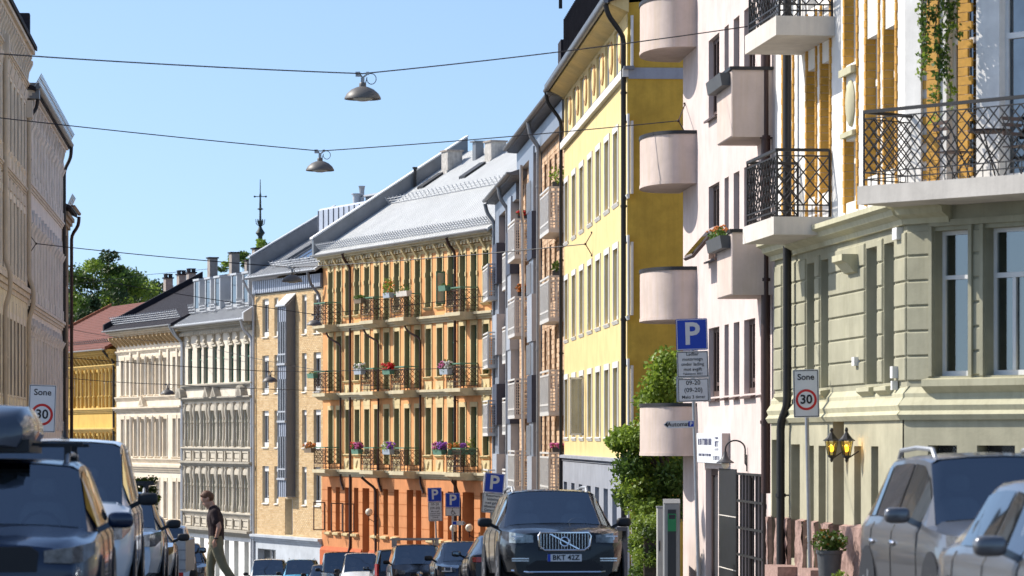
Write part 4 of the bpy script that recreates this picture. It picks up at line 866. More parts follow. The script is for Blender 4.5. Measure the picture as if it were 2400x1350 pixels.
# ================================================================== LEFT ROW (in shade), near to far
def lp(d): return (sx(-6.8, d), d)
lb = plaster('beige_stucco', (.86,.77,.64), .35); lb2 = plaster('beige_stone', (.74,.65,.54), .4); lg = plaster('grey_beige_stucco', (.86,.80,.73), .35); lg2 = plaster('grey_beige_trim', (.74,.68,.61), .4); lyel = plaster('pale_yellow_stucco', (.86,.76,.55), .3)
B = Bld(lp(84), lp(109.2), -5.6, 12.4, 10, 'townhouse', 'beige stucco townhouse at the left edge with deep bracketed cornice')
n = 15
for i in range(n):
    u = .5+i*(B.L-1)/n
    for z0, z1 in ((8.5,10.6),(4.95,7.1),(1.3,3.55),(-2.4,-.1)): B.window(u+.25, u+1.2, z0, z1, .09, 'cross', 'white' if i % 4 else 'brown_frame', B.pane(), fw=.07)
ldk = plaster('stucco_reveal_shade', (.46,.38,.30), .3); B.wall(4.4, 12.0, [lb, ldk], sides=True, reveal=1); B.wall(-5.6, 4.4, [lyel, ldk], 'lower_wall', y=-.03, sides=False, reveal=1)  # darker reveals: shade of the recessed stucco put into the colour
for i in range(n):
    u = .5+i*(B.L-1)/n
    for z0, z1 in ((8.5,10.6),(4.95,7.1),(1.3,3.55)): B.surround(u+.25, u+1.2, z0, z1, .12, .03, lb, .12, .2, sillproj=.04)
    for z0, z1 in ((7.95,11.3),(4.75,7.6),(.9,4.1)): mb = B.mb(); mb.box(u-.12, u+.06, -.05, .02, z0, z1); B.part('pilaster', mb, lb)
    mb = B.mb(); mb.prism_x([(.02,10.7),(-.05,10.7),(-.12,11.0),(.02,11.0)], u+.1, u+1.35); B.part('window_head', mb, lb2)
    mb = B.mb(); mb.box(u+.3, u+1.15, -.05, .02, 7.35, 7.7); B.part('frieze_panel', mb, lb2)
for i in range(30): mb = B.mb(); u = .3+i*(B.L-.5)/29; mb.prism_x([(.02,11.35),(-.05,11.35),(-.1,11.7),(-.22,11.95),(-.22,12.05),(.02,12.05)], u-.13, u+.13); B.part('bracket', mb, lb2)
B.band(11.2,11.36,.12,lb2); B.band(7.75,7.95,.1,lb2); B.band(4.3,4.75,.18,lb2); B.band(12.02,12.4,.28,lb2,name='cornice')
rf = B.roof(-.34, 12.55, 5, 14.3, M['slate'])
mb = B.mb(); mb.box(B.L-3.4, B.L-2.9, -.3, .1, 12.5, 13.2); part('roof_vent', mb, M['slate'], rf)
for d, zt in ((97.6,11.0),(108.6,10.2)): a = B.L*(d-84)/25.2; B.pipe([(a,-.12,zt),(a,-.12,5.1),(a,-.26,4.8),(a,-.26,4.2),(a,-.12,3.8),(a,-.12,-5)], mat('pipe_beige', (.60,.50,.38), .6) if d < 100 else bpy.data.materials['pipe_beige'], .07); mb = B.mb(); mb.box(a-.18, a+.18, -.24, -.02, zt, zt+.55); B.part('rainwater_head', mb, lb2)
B2 = B = Bld(lp(109.3), lp(131), -6.8, 11, 10, 'townhouse', 'pale grey ornate townhouse with round gutter, second on the left')
n = 12
for i in range(n):
    u = .4+i*(B.L-.8)/n; deep = 1.0 if i in (4,5) else .0
    for z0, z1 in ((8.5,10.0 if not deep else 10.1),(4.65,6.6),(.6,3.2),(-3,-.4)): B.window(u+.35, u+1.15, z0, z1, .22 if deep else .08, 'cross', 'white', 'glass' if deep else 'glass3', fw=.07)
B.wall(-6.8, 11.0, [lg, plaster('grey_stucco_reveal_shade', (.36,.31,.26), .3)], gable=(5, 13.0), reveal=1)  # reveal tone darkened to paint in the shade inside the window openings
for i in range(n):
    u = .4+i*(B.L-.8)/n
    for z0, z1 in ((8.25,10.1),(4.5,6.8),(.3,3.5)):
        for e in (.0, 1.3): mb = B.mb(); mb.box(u+e, u+e+.2, -.08, .02, z0, z1).box(u+e-.04, u+e+.24, -.11, .02, z0, z0+.35).prism_x([(.02,z1-.1),(-.08,z1-.1),(-.2,z1+.15),(.02,z1+.15)], u+e-.05, u+e+.25); B.part('pilaster', mb, lg)
    mb = B.mb(); mb.prism_x([(.02,10.15),(-.07,10.15),(-.22,10.75),(-.22,10.9),(.02,10.9)], u+.1, u+.4); mb.ball((u+.9,-.05,10.4), .25, .1, .3, 8, 6); B.part('bracket', mb, lg2)
    for z in (7.5, 3.95): mb = B.mb(); mb.prism_y([(u+.15,z-.5),(u+.75,z),(u+1.35,z-.5)], -.09, .02).box(u+.1, u+1.4, -.07, .02, z-.62, z-.5); B.part('pediment', mb, lg2)
B.band(8.05,8.28,.12,lg2); B.band(4.15,4.45,.16,lg2); B.band(10.9,11.15,.26,lg2,name='cornice')
rf = B.roof(-.3, 11.25, 5, 13.6, M['slate'], back=True); B.gutter(-.36, 11.28, M['zinc_dark'], r=.1); B.snow_guard(rf, -.3, 0, B.L, M['zinc'], .4, 3)
mb = B.mb(); mb.box(.0, .5, -.4, .0, 10.9, 11.4); B.part('rainwater_head', mb, M['zinc_dark'])
B.pipe([(B.L+.1,-.36,11.2),(B.L+.1,-.34,10.8),(B.L+.08,-.09,10.3),(B.L+.08,-.09,-6)], M['black'], .07); B.pipe([(.3,-.34,10.9),(.3,-.3,10.6),(.1,-.08,10.3),(.1,-.08,-6)], M['black'], .06)
B = Bld(lp(131.3), lp(136.2), -7.2, 8.9, 10, 'townhouse', 'narrow weathered brown townhouse end with rusty drainpipe, third on the left')
for i in range(2):
    for z0, z1 in ((6,8),(2.4,4.6),(-1,1.2)): B.window(1+i*2, 1.9+i*2, z0, z1, .25, 'cross', 'brown_frame', 'glass', fw=.07)
B.wall(-7.2, 8.7, plaster('brown_stucco', (.34,.26,.19), .4), gable=(5, 11.4)); B.band(8.3,8.75,.24,plaster('brown_cornice', (.36,.28,.2), .4),name='cornice')
rf = B.roof(-.34, 8.95, 5, 11.4, M['slate']); B.gutter(-.42, 8.98, mat('copper_brown', (.16,.10,.07), .5, .3), r=.08); B.snow_guard(rf, -.1, 2.5, B.L, M['zinc'], .5, 3)
B.pipe([(B.L-.1,-.42,8.85),(B.L-.1,-.4,8.5),(B.L,-.12,8.1),(B.L,-.12,-6.5)], M['pipe_brown'], .07)
# ================================================================== STREET FURNITURE
sign_w = mat('sign_white', (.62,.63,.64), .45, 0, .05, 4); sign_b = mat('sign_blue', (.01,.05,.42), .4, 0, .05, 4); sign_r = mat('sign_red', (.48,.015,.01), .4, 0, .05, 4); sign_k = mat('sign_black', (.015,.015,.018), .5, 0, 0)
def disc(mb, cx_, cz, r, y0, y1, n=28): return mb.prism_y([(cx_+r*math.cos(6.2832*i/n), cz+r*math.sin(6.2832*i/n)) for i in range(n)], y0, y1)
def plate(root, nm, w, h, x, z, m, rim=True, y=0.0, rim_m=None):
    mb = MB(); c = .03*min(w, h)
    rr = [(x-w/2+c,z-h/2),(x+w/2-c,z-h/2),(x+w/2,z-h/2+c),(x+w/2,z+h/2-c),(x+w/2-c,z+h/2),(x-w/2+c,z+h/2),(x-w/2,z+h/2-c),(x-w/2,z-h/2+c)]
    mb.prism_y(rr, y-.012, y+.008); p = part(nm, mb, m, root)
    if rim:
        k = .94; e = MB(); t = .012
        e.box(x-w/2+t,x+w/2-t,y-.0145,y-.012,z+h/2-2*t,z+h/2-t).box(x-w/2+t,x+w/2-t,y-.0145,y-.012,z-h/2+t,z-h/2+2*t).box(x-w/2+t,x-w/2+2*t,y-.0145,y-.012,z-h/2+2*t,z+h/2-2*t).box(x+w/2-2*t,x+w/2-t,y-.0145,y-.012,z-h/2+2*t,z+h/2-2*t)
        part('border', e, rim_m or sign_k, p)
    return p
def letter(par, s, size, x, z, m=None, y=-.014, bold=0.0, space=1.0):
    o = link('lettering', text_mesh(s, size, m or sign_k, bold=bold, space=space), par, (x, y, z)); o.rotation_euler = (R(90), 0, 0); return o
def signpost(nm, label, x, d, ytop, w, rotz, lean, group=None, r=.035, foot=None):
    zt = (HY-ytop)/FPX*d; zg = g(d)+.13
    t = thing(nm, label, 'sign', ((x-CX)/FPX*d, d, zg), rotz, group); t.rotation_euler = (0, lean, rotz)
    mb = MB(); mb.tube([(0,.05,0),(0,.05,zt-zg-.05)], r, 10).lathe([(r*1.6,0),(r*1.6,.06),(r,.08)], (0,.05,0), 10); part('post', mb, M['galv'], t, smooth=True, sharp=50)
    return t, zt-zg
def p_plate(t, w, z):
    p = plate(t, 'parking_plate', w, w, 0, z, sign_b, True, rim_m=sign_w); letter(p, 'P', w*.98, .0, z-.01*w, sign_w, bold=w*.022); return p
def lines(p, rows, w):
    for s, size, z in rows: letter(p, s, size*1.38, 0, z, bold=size*.012)
def zone30(t, h, w, hh):
    zc = h-hh/2; p = plate(t, 'zone_plate', w, hh, 0, zc, sign_w); letter(p, 'Sone', w*.33, 0, zc+hh*.34, bold=.003)
    mb = MB(); disc(mb, 0, zc-hh*.13, w*.41, -.0175, -.012); q = part('red_ring', mb, sign_r, p); mb = MB(); disc(mb, 0, zc-hh*.13, w*.315, -.02, -.0172); part('white_disc', mb, sign_w, q)
    letter(p, '30', w*.48, 0, zc-hh*.13, y=-.0225, bold=.006); return p
t, h = signpost('zone_speed_sign', 'white Sone 30 zone sign on a grey post before the green wall', 1899, 57, 866, .42, R(-8), R(-1.2)); zone30(t, h, .43, .80)
t, h = signpost('zone_speed_sign', 'white Sone 30 zone sign on the left pavement, half hidden by the roof box', 84, 74, 902, .6, R(6), R(2)); zone30(t, h, .58, 1.02)
# big parking sign
t, h = signpost('parking_sign', 'tall parking sign with loading text and Automat arrow before the pink wall', 1638, 64, 746, .6, R(-4), R(-1.6))
p_plate(t, .59, h-.3); p = plate(t, 'text_plate', .59, .49, 0, h-.86, sign_w, True)
lines(p, [('Ladbar',.062,h-.67),('motorvogn',.062,h-.765),('under lading',.062,h-.86),('mot avgift',.062,h-.955),('Takstsone 3051',.042,h-1.04)], .59)
p = plate(t, 'text_plate', .59, .44, 0, h-1.345, sign_w, True); lines(p, [('09-20',.085,h-1.21),('(09-20)',.085,h-1.345),('Maks 3 timer',.06,h-1.475)], .59)
mb = MB(); zc = h-1.98; mb.prism_y([(-.58,zc),(-.5,zc-.07),(.0,zc-.07),(.0,zc+.07),(-.5,zc+.07)], -.012, .01); p = part('arrow_plate', mb, sign_w, t)
letter(p, 'Automat', .115, -.30, zc, bold=.002); mb = MB(); mb.box(-.11, -.01, -.016, -.012, zc-.05, zc+.05); q = part('blue_square', mb, sign_b, p); letter(q, 'P', .1, -.06, zc, sign_w, y=-.018, bold=.003); mb = MB(); mb.prism_y([(-.56,zc),(-.5,zc-.05),(-.5,zc+.05)], -.014, -.012); part('arrow_head', mb, sign_k, p)
mb = MB(); mb.box(-.32,.32,.02,.05,h-1.12,h-1.08).box(-.32,-.29,.0,.05,h-1.56,h-1.08).box(.29,.32,.0,.05,h-1.56,h-1.08); part('bracket', mb, M['galv'], t)
t, h = signpost('parking_sign', 'parking sign with 09-20 hours plate before the orange house', 1027, 139, 1143, .56, R(-3), R(-2))
p_plate(t, .57, h-.285); p = plate(t, 'text_plate', .57, .78, 0, h-.97, sign_w)
lines(p, [('09-20',.10,h-.68),('(09-20)',.10,h-.83),('Mot avgift',.06,h-.96),('unntatt med',.06,h-1.05),('beboerkort',.06,h-1.13),('Sone B',.06,h-1.21),('Takstsone 3051',.045,h-1.3)], .57)
t, h = signpost('parking_sign', 'pale grey parking hours plate seen below the 09-20 parking sign', 1026, 147, 1215, .5, R(-3), R(0))
p = plate(t, 'text_plate', .56, .8, 0, h-.4, mat('sign_faded', (.45,.40,.36), .6)); lines(p, [('09-20',.10,h-.1),('(09-20)',.10,h-.26),('Mot avgift',.06,h-.4),('unntatt med',.06,h-.5),('beboerkort',.06,h-.6)], .56)
t, h = signpost('parking_sign', 'disabled parking sign with wheelchair plate and small arrow plate', 1061, 132, 1155, .55, R(-3), R(0))
p_plate(t, .57, h-.285); p = plate(t, 'text_plate', .57, .32, 0, h-.735, sign_w)
mb = MB(); zc = h-.73; n = 14; ring = [(.02+.075*math.cos(R(100+i*19)), -.014, zc-.03+.075*math.sin(R(100+i*19))) for i in range(n)]; mb.tube(ring, .011, 5); mb.tube([(-.01,-.014,zc+.07),(.0,-.014,zc),(.07,-.014,zc-.01),(.1,-.014,zc-.09),(.13,-.014,zc-.08)], .013, 5).ball((-.01,-.014,zc+.105), .022, .008, .022, 8, 6).bar((0,-.014,zc+.04),(.055,-.014,zc+.035),.014); part('wheelchair_symbol', mb, sign_k, p)
mb = MB(); zc = h-1.17; mb.prism_y([(-.02,zc-.08),(.42,zc-.08),(.5,zc),(.42,zc+.08),(-.02,zc+.08)], -.012, .01); q = part('arrow_plate', mb, sign_w, t); mb = MB(); mb.box(.0,.15,-.016,-.012,zc-.06,zc+.06); part('blue_square', mb, sign_b, q); mb = MB(); mb.prism_y([(.42,zc-.06),(.48,zc),(.42,zc+.06)], -.015, -.012); part('arrow_head', mb, sign_k, q)
t, h = signpost('parking_sign', 'leaning parking sign with Reservert bildeling plate beside the black car', 1136, 99, 1108, .56, R(4), R(5))
p_plate(t, .57, h-.285); p = plate(t, 'text_plate', .6, .58, 0, h-.87, sign_w); lines(p, [('Reservert',.075,h-.66),('bildeling',.075,h-.765),('med gyldig',.075,h-.87),('tillatelse for',.075,h-.975),('Getaround',.075,h-1.08)], .6)
# ---------------------------------------------------------------- hanging street lamps and their span wires
lampm = mat('lamp_shell', (.13,.12,.11), .5, .1, .15, 4); wirem = mat('span_wire', (.03,.03,.035), .6, .3, 0)
_lm = {}
def lamp(x, y, d, label, rad=.31):
    p = px(x, y, d); t = thing('hanging_lamp', label, 'street lamp', p, 0, 'street lamps hung over the road on span wires')
    if not _lm:
        mb = MB(); mb.lathe([(.045,.02),(.06,0),(.06,-.05),(.10,-.06),(.19,-.1),(.27,-.17),(.31,-.24),(.312,-.265),(.29,-.262),(.1,-.25)], (0,0,0), 28); _lm['s'] = mb.mesh('shade', lampm, True, 45)
        mb = MB(); mb.lathe([(.0,-.30),(.07,-.298),(.13,-.285),(.17,-.26),(.17,-.25)], (0,0,0), 20); _lm['g'] = mb.mesh('lens', mat('lamp_lens', (.5,.5,.46), .15, 0, 0), True)
        mb = MB(); mb.box(-.03,.03,-.03,.03,.0,.1).bar((0,0,.1),(.09,0,.17),.03).bar((0,0,.1),(-.06,0,.17),.03).box(-.12,-.04,-.03,.03,.12,.2).box(.06,.11,-.02,.02,.15,.2); _lm['h'] = mb.mesh('hanger', M['galv'])
        mb = MB(); mb.tube([(.1,0,.17)]+[(.15+.08*math.cos(R(a)), 0, .08+.09*math.sin(R(a))) for a in range(90,-200,-24)]+[(.05,0,.0)], .007, 5); _lm['c'] = mb.mesh('cable_loop', wirem)
    for k, nm in (('s','shade'),('g','lens'),('h','hanger'),('c','cable_loop')): link(nm, _lm[k], t)
    return p + Vector((0,0,.17))
def wire(label, pts, r=.012, forks=()):
    mb = MB(); q = []
    for (a, b) in zip(pts, pts[1:]):
        a, b = Vector(a), Vector(b); n = 10
        for i in range(n): f = i/n; p = a.lerp(b, f); p.z -= .012*(b-a).length*4*f*(1-f)*.35; q.append(tuple(p))
    q.append(tuple(pts[-1])); mb.tube(q, r, 5)
    o = part('span_wire', mb, wirem); tag(o, label, 'cable', 'span wires across the street')
    for end, wp in forks:
        m2 = MB()
        for z in (-.32, .32): m2.tube([tuple(end), (wp[0], wp[1], wp[2]+z)], .014, 5); m2.lathe([(.04,-.02),(.04,.02)], (wp[0], wp[1], wp[2]+z), 8)
        m2.ball(tuple(end), .035, .035, .035, 8, 6); part('anchor_fork', m2, M['rust'], o)
    return o
def onwall(B, x, y, v=0.0): u = B.u(x, v); o = B.p0 + B.t*u - B.n*v; return Vector((o.x, o.y, (HY-y)/FPX*o.y))
a = lamp(850, 196, 58, 'largest grey bell lamp hanging highest over the road'); wire('thick span wire carrying the largest bell lamp', [px(-400,96,50), a, onwall(PNK,1752,62,.03)], .011)
a = lamp(750, 372, 75, 'grey bell lamp hanging second highest, on the second span wire'); e = onwall(PNK, 1590, 283, .35); wire('span wire carrying the second bell lamp', [px(-400,228,71), a, e], .011, [(e, onwall(PNK,1606,277,.0))])
a = lamp(685, 640, 103, 'grey bell lamp in front of the zinc roof of the brick block'); e = onwall(YEL, 1372, 572, .2); s_ = onwall(B2, 85, 571, .35); wire('span wire from left house to yellow house with third lamp', [s_, a, e], .014, [(e, onwall(YEL,1388,572,0)), (s_, onwall(B2,68,572,0))])
a = lamp(737, 747, 137, 'dark bell lamp beside the topmost left orange house balcony'); wire('span wire carrying the dark lamp by the orange house', [px(165,646,132), a, px(1170,690,137)], .014)
a = lamp(633, 880, 141, 'grey bell lamp in front of the brick block oriel'); wire('span wire carrying the lamp before the brick oriel', [px(158,838,136), a, px(1142,860,137.5)], .014)
a = lamp(393, 910, 146, 'grey bell lamp in front of the cream townhouse'); wire('thin span wire carrying the lamp before the cream house', [px(158,886,137), a, px(760,915,155.5)], .014)
wire('thin wire crossing in front of the far ochre house', [px(158,770,137), px(430,800,175), px(760,870,156)], .012)
wire('pair of thin wires against the sky above the trees', [px(158,668,180), px(330,645,185), px(560,622,190)], .012)
# ---------------------------------------------------------------- lanterns, wall lamps, shop sign
amber = emit('lit_amber_bulb', (1.0,.55,.05), 3.0); lglass = clearglass('lantern_glass', (.95,.85,.5), .75)
for x, lb_ in ((1949,'black wall lantern with lit amber bulb left of the green house door'),(1984,'black wall lantern with lit amber bulb right of the green house door')):
    p = onwall(GRN, x, 1040, .30); t = thing('wall_lantern', lb_, 'lantern', p, 0, 'lanterns beside the green house door')
    mb = MB(); mb.lathe([(.015,.26),(.03,.22),(.02,.19),(.05,.14),(.10,.08),(.135,.06),(.135,.045),(.03,.045)], (0,0,0), 8); part('hood', mb, M['black'], t)
    mb = MB()
    for k in range(6): an = 6.283*k/6; mb.bar((.105*math.cos(an),.105*math.sin(an),.045),(.06*math.cos(an),.06*math.sin(an),-.19),.012)
    mb.lathe([(.01,-.3),(.03,-.26),(.02,-.24),(.07,-.2),(.07,-.185)], (0,0,0), 8).bar((0,0,-.25),(.2,.08,-.12),.02); part('cage', mb, M['black'], t)
    mb = MB(); mb.lathe([(.055,-.185),(.095,.04)], (0,0,0), 6); part('glass', mb, lglass, t); mb = MB(); mb.ball((0,0,-.08), .04, .04, .055, 10, 8); part('bulb', mb, amber, t, smooth=True)
    L_ = bpy.data.lights.new('lantern_light', 'POINT'); L_.energy = 6; L_.color = (1,.6,.15); L_.shadow_soft_size = .04; lo = link('lantern_light', L_, t, (0,0,-.02))
globe = mat('opal_globe', (.80,.72,.55), .25, 0, .04, 3)
for x, y, lb_ in ((865,1200,'opal globe lamp on the left doorway of the orange house'),(1100,1237,'opal globe lamp on the right doorway of the orange house'),(1063,1238,'opal globe lamp behind the disabled parking post')):
    p = onwall(ORG, x, y, .4); t = thing('globe_lamp', lb_, 'wall lamp', p, 0, 'globe lamps on the orange house'); mb = MB(); mb.ball((0,0,0), .16, .16, .16, 16, 12); part('globe', mb, globe, t, smooth=True)
    mb = MB(); mb.lathe([(.07,-.18),(.07,-.13)], (0,0,0), 10).bar((0,0,-.15),(0,0,-.4),.03).tube([(0,0,-.3),(.2,.05,-.42),(.42,.14,-.35)], .018, 6); part('arm', mb, M['black'], t)
p = onwall(PNK, 1700, 1080, .42); t = thing('gooseneck_lamp', 'dark gooseneck wall lamp over the pink house shop door', 'wall lamp', p)
mb = MB(); mb.lathe([(.03,.18),(.05,.1),(.10,.02),(.17,-.03),(.17,-.045),(.05,-.04)], (0,0,0), 14); part('shade', mb, mat('dark_lamp', (.05,.05,.055), .5), t, smooth=True); mb = MB(); mb.ball((0,0,-.07), .075, .075, .085, 10, 8); part('bulb_glass', mb, globe, t, smooth=True)
mb = MB(); mb.tube([(0,0,.16)]+[(.19-.19*math.cos(R(a)), .0, .22+.17*math.sin(R(a))) for a in range(0,181,20)]+[(.38,.0,-.05),(.42,.0,-.1)], .016, 6).box(.40,.46,-.03,.03,-.2,.12); part('arm', mb, M['black'], t)
# illuminated-style box sign above the shop
u0, u1 = PNK.u(1632,.17), PNK.u(1691,.17); o = PNK.p0 + PNK.t*u0 - PNK.n*.0; t = thing('box_sign', 'white box sign with dark lettering above the pink house shop', 'sign', (o.x, o.y, -.50), math.atan2(PNK.t.y, PNK.t.x)); LS = u1-u0
mb = MB(); mb.cbox(0, LS, -.17, -.003, 0, .61, .008); part('box', mb, mat('sign_box', (.74,.76,.78), .4, 0, .06, 3), t); mb = MB(); mb.box(LS, LS+.012, -.162, -.004, .01, .60); part('end_shade', mb, mat('sign_side_shade', (.50,.42,.38), .5, 0, .1, 3), t)  # near end covered by a darker sheet, its shade painted in
navyt = mat('sign_navy', (.03,.035,.10), .5, 0, 0); rng = random.Random(33)
def marks(x0, x1, z0, z1, n):                             # lettering too squeezed by the view to read: strokes only
    mb = MB(); w = (x1-x0)/n
    for i in range(n):
        x = x0+i*w; k = rng.choice((0,1,2)); mb.box(x, x+w*.32, -.174, -.169, z0, z1)
        if k: mb.box(x+w*.32, x+w*.72, -.174, -.169, z1-(z1-z0)*.2, z1)
        if k == 2: mb.box(x+w*.45, x+w*.72, -.174, -.169, z0, z1-(z1-z0)*.2)
    part('lettering_strokes', mb, navyt, t)['kind'] = 'stuff'
marks(LS*.08, LS*.62, .37, .50, 13); marks(LS*.1, LS*.6, .14, .19, 18); marks(LS*.75, LS*.9, .34, .45, 3); marks(LS*.75, LS*.9, .49, .53, 4); marks(LS*.75, LS*.9, .26, .30, 4); marks(LS*.68, LS*.93, .07, .15, 6)
# ---------------------------------------------------------------- parking meter, cabinets
t = thing('pay_machine', 'grey parking pay machine with green panel beside the pink house', 'pay machine', (*at(1574,66), g(66)+.13)); 
mb = MB(); mb.cbox(-.16,.16,-.14,.16,0,1.62,.02).prism_x([(-.14,1.62),(.16,1.62),(.16,1.70),(-.02,1.70)], -.16, .16); part('body', mb, mat('meter_grey', (.30,.30,.29), .5, .2, .1, 5), t); mb = MB(); mb.box(-.08,.08,-.147,-.139,.0,1.5); part('dark_front', mb, mat('meter_dark', (.03,.035,.04), .35), t)
mb = MB(); mb.box(-.08,.08,-.17,-.145,1.08,1.42); part('green_panel', mb, mat('meter_green', (.02,.22,.08), .4), t); mb = MB(); mb.box(-.06,.06,-.175,-.168,1.32,1.40); part('screen', mb, M['glass'], t)
t = thing('utility_cabinet', 'pale grey utility cabinet left of the pay machine', 'cabinet', (*at(1556,67.5), g(67)+.13)); mb = MB(); mb.cbox(-.14,.14,-.15,.15,0,1.55,.015); part('body', mb, mat('cabinet_grey', (.50,.48,.43), .6, 0, .15, 3, 0, 1, .3), t); mb = MB(); mb.box(-.10,-.08,-.165,-.149,.7,.9); part('handle', mb, M['black'], t); mb = MB(); mb.box(-.15,.15,-.16,.16,1.551,1.58); part('lid', mb, M['galv'], t)
t = thing('charging_post', 'slim dark charging post behind the black car', 'post', (*at(1458,70), g(70)+.13)); mb = MB(); mb.box(-.11,.11,-.1,.1,0,1.25); part('body', mb, mat('post_dark', (.10,.10,.11), .5), t); mb = MB(); mb.box(-.08,.08,-.106,-.1,.95,1.17); part('screen', mb, M['glass'], t)
# ================================================================== PLANTS
def tree(label, c, r, trunk_base, n_cl, n_leaf, size, mats, seed, group=None, nm='tree'):
    rng = random.Random(seed); t = thing(nm, label, 'tree', trunk_base, 0, group); b = Vector(trunk_base); cc = Vector(c)-b
    mb = MB(); H = cc.z; mb.tube([(0,0,0),(.05*H*.1,0,H*.5),tuple(cc*.95)], [H*.022+.05, H*.016+.035, .03], 8); cl = []
    for i in range(n_cl):
        th = rng.uniform(0, 6.283); ph = math.asin(rng.uniform(-.75, 1)); q = rng.uniform(.45, 1.0)
        p = cc + Vector((r[0]*math.cos(ph)*math.cos(th)*q, r[1]*math.cos(ph)*math.sin(th)*q, r[2]*math.sin(ph)*q)); cl.append(p)
        if i % 2 == 0: f = rng.uniform(.45, .85); mb.tube([tuple(cc*f), tuple((cc*f).lerp(p, .5)+Vector((0,0,.1))), tuple(p)], [.02*H*.4+.02, .03, .012], 5)
    part('trunk', mb, M['bark'], t, smooth=True); mb = MB()
    for p in cl:
        k = rng.uniform(.22, .38); mb.leaves(p, (r[0]*k, r[1]*k, r[2]*k*.75), int(n_leaf/n_cl), size, 1, rng.choice((0,0,1,2)) if len(mats) > 2 else 0, rng)
    part('crown', mb, mats, t); return t
tree('big bright green tree behind the far ochre roof', (px(235,700,262).x, 262, px(0,700,262).z), (3.9,3.9,3.6), (px(235,0,262).x, 262, -9.1), 56, 13000, .15, [M['leaf_bright'],M['leaf'],M['leaf_dark']], 3)
tree('darker rounded tree right of the big bright tree', (px(325,712,270).x, 270, px(0,712,270).z), (3.4,3.2,2.7), (px(318,0,270).x, 270, -9.1), 34, 6500, .15, [M['leaf'],M['leaf_dark'],M['leaf_dark']], 5)
tree('treetop showing left of the iron spire', (px(560,618,280).x, 280, px(0,618,280).z), (1.6,1.6,1.2), (px(560,0,280).x, 280, -9.1), 12, 1500, .14, [M['leaf_bright'],M['leaf'],M['leaf']], 8)
tree('treetop showing behind the brick block parapet', (px(628,592,290).x, 290, px(0,592,290).z), (1.5,1.5,1.3), (px(628,0,290).x, 290, -9.1), 12, 1500, .14, [M['leaf_bright'],M['leaf'],M['leaf']], 9)
tree('dark tree low behind the ochre roof at the left', (px(185,760,255).x, 255, px(0,760,255).z), (2.2,2.2,2.6), (px(185,0,255).x, 255, -9.1), 20, 3500, .15, [M['leaf_dark'],M['leaf'],M['leaf_dark']], 13)
tree('young street tree in front of the cream townhouse', (px(330,1165,128).x, 128, px(0,1165,128).z), (.7,.7,.8), (px(325,0,128).x, 128, g(128)), 40, 2600, .07, [M['leaf'],M['leaf_bright'],M['leaf']], 15)
# layered garden tree by the yellow gable
c = px(1560, 1040, 79); t = thing('garden_tree', 'bright layered garden tree between yellow gable and pink house', 'tree', (c.x, 79, g(79))); zb = g(79); mb = MB(); mb.tube([(0,0,0),(.1,0,1.6),(.0,0,3.4),(.05,0,5.2)], [.12,.09,.06,.02], 8)
lv = [(1560,860,.42,.4),(1575,905,.5,.35),(1535,940,.45,.25),(1590,880,.4,.4),(1550,905,.45,.3),(1470,1030,.45,.28),(1510,1015,.5,.25),(1450,1035,.25,.2),(1530,1085,.6,.35),(1480,1095,.45,.3),(1575,1090,.6,.4),(1500,1140,.6,.35),(1560,1150,.7,.4),(1590,1120,.5,.4),(1480,1165,.4,.25),(1530,1195,.6,.25),(1585,1190,.5,.3),(1550,970,.5,.35),(1525,1035,.5,.3),(1590,1010,.5,.45)]
cm_ = MB(); rng = random.Random(4)
for x, y, rr, rz in lv:
    p = px(x, y, 79+rng.uniform(-.6,.6)) - Vector((c.x, 79, zb)); mb.tube([(0,0,max(.8,p.z-.9)), tuple(p*.5+Vector((0,0,p.z*.45))), tuple(p)], [.045,.03,.012], 5); cm_.leaves(p, (rr*1.2,rr*1.2,rz*1.25), 760, .064, 1, rng.choice((0,0,0,1)), rng)
part('trunk', mb, M['bark'], t, smooth=True); part('crown', cm_, [M['leaf_bright'],M['leaf']], t)
# hedge by the pay machine
hc = px(1520, 1300, 72); t = thing('hedge', 'dense clipped hedge left of the pay machine', 'hedge', (hc.x, 72, g(72)+.1)); mb = MB(); mb.prism_z([(-.1,-.2),(.25,-.2),(.25,2.3),(-.1,2.3)], 0, 1.1); part('branches', mb, M['bark'], t); mb = MB(); rng = random.Random(6)
for i in range(150): mb.leaves((rng.uniform(-.3,.45), rng.uniform(-.5,1.2), rng.uniform(.0,1.45)), (.2,.2,.16), 70, .045, 1, rng.randint(0,1), rng)
part('foliage', mb, [M['leaf_bright'],M['leaf']], t)
# spire far behind
p = px(610, 570, 300); t = thing('spire_finial', 'slender dark green iron finial with crown and cross on a far spire', 'finial', (p.x, 300, -9.4)); mb = MB(); h0 = 9.4+p.z; k = 300/FPX
mb.lathe([(3.2,0),(3.2,h0-6),(.5,h0-.6),(.22,h0)], (0,0,0), 8); part('spire', mb, mat('verdigris', (.10,.17,.15), .7, .2, .2, 3), t); mb = MB()
prof = [(.2,0),(.2,.6),(.42,.9),(.2,1.25),(.1,1.5),(.24,1.75),(.28,1.95),(.1,2.0),(.08,2.9),(.3,3.0),(.1,3.1),(.07,4.0),(.1,4.2),(.05,4.4),(.03,5.6)]; mb.lathe(prof, (0,0,h0), 10); mb.bar((-.5,0,h0+4.1),(.5,0,h0+4.1),.07).ball((-.5,0,h0+4.1),.09,.06,.09,8,6).ball((.5,0,h0+4.1),.09,.06,.09,8,6)
for i in range(6): an = i*1.047; mb.tube([(.1*math.cos(an),.1*math.sin(an),h0+1.5),(.35*math.cos(an),.35*math.sin(an),h0+1.7),(.4*math.cos(an),.4*math.sin(an),h0+2.1)], .035, 5)
part('finial', mb, mat('iron_green', (.035,.05,.045), .6, .3, .2, 4), t, smooth=True)
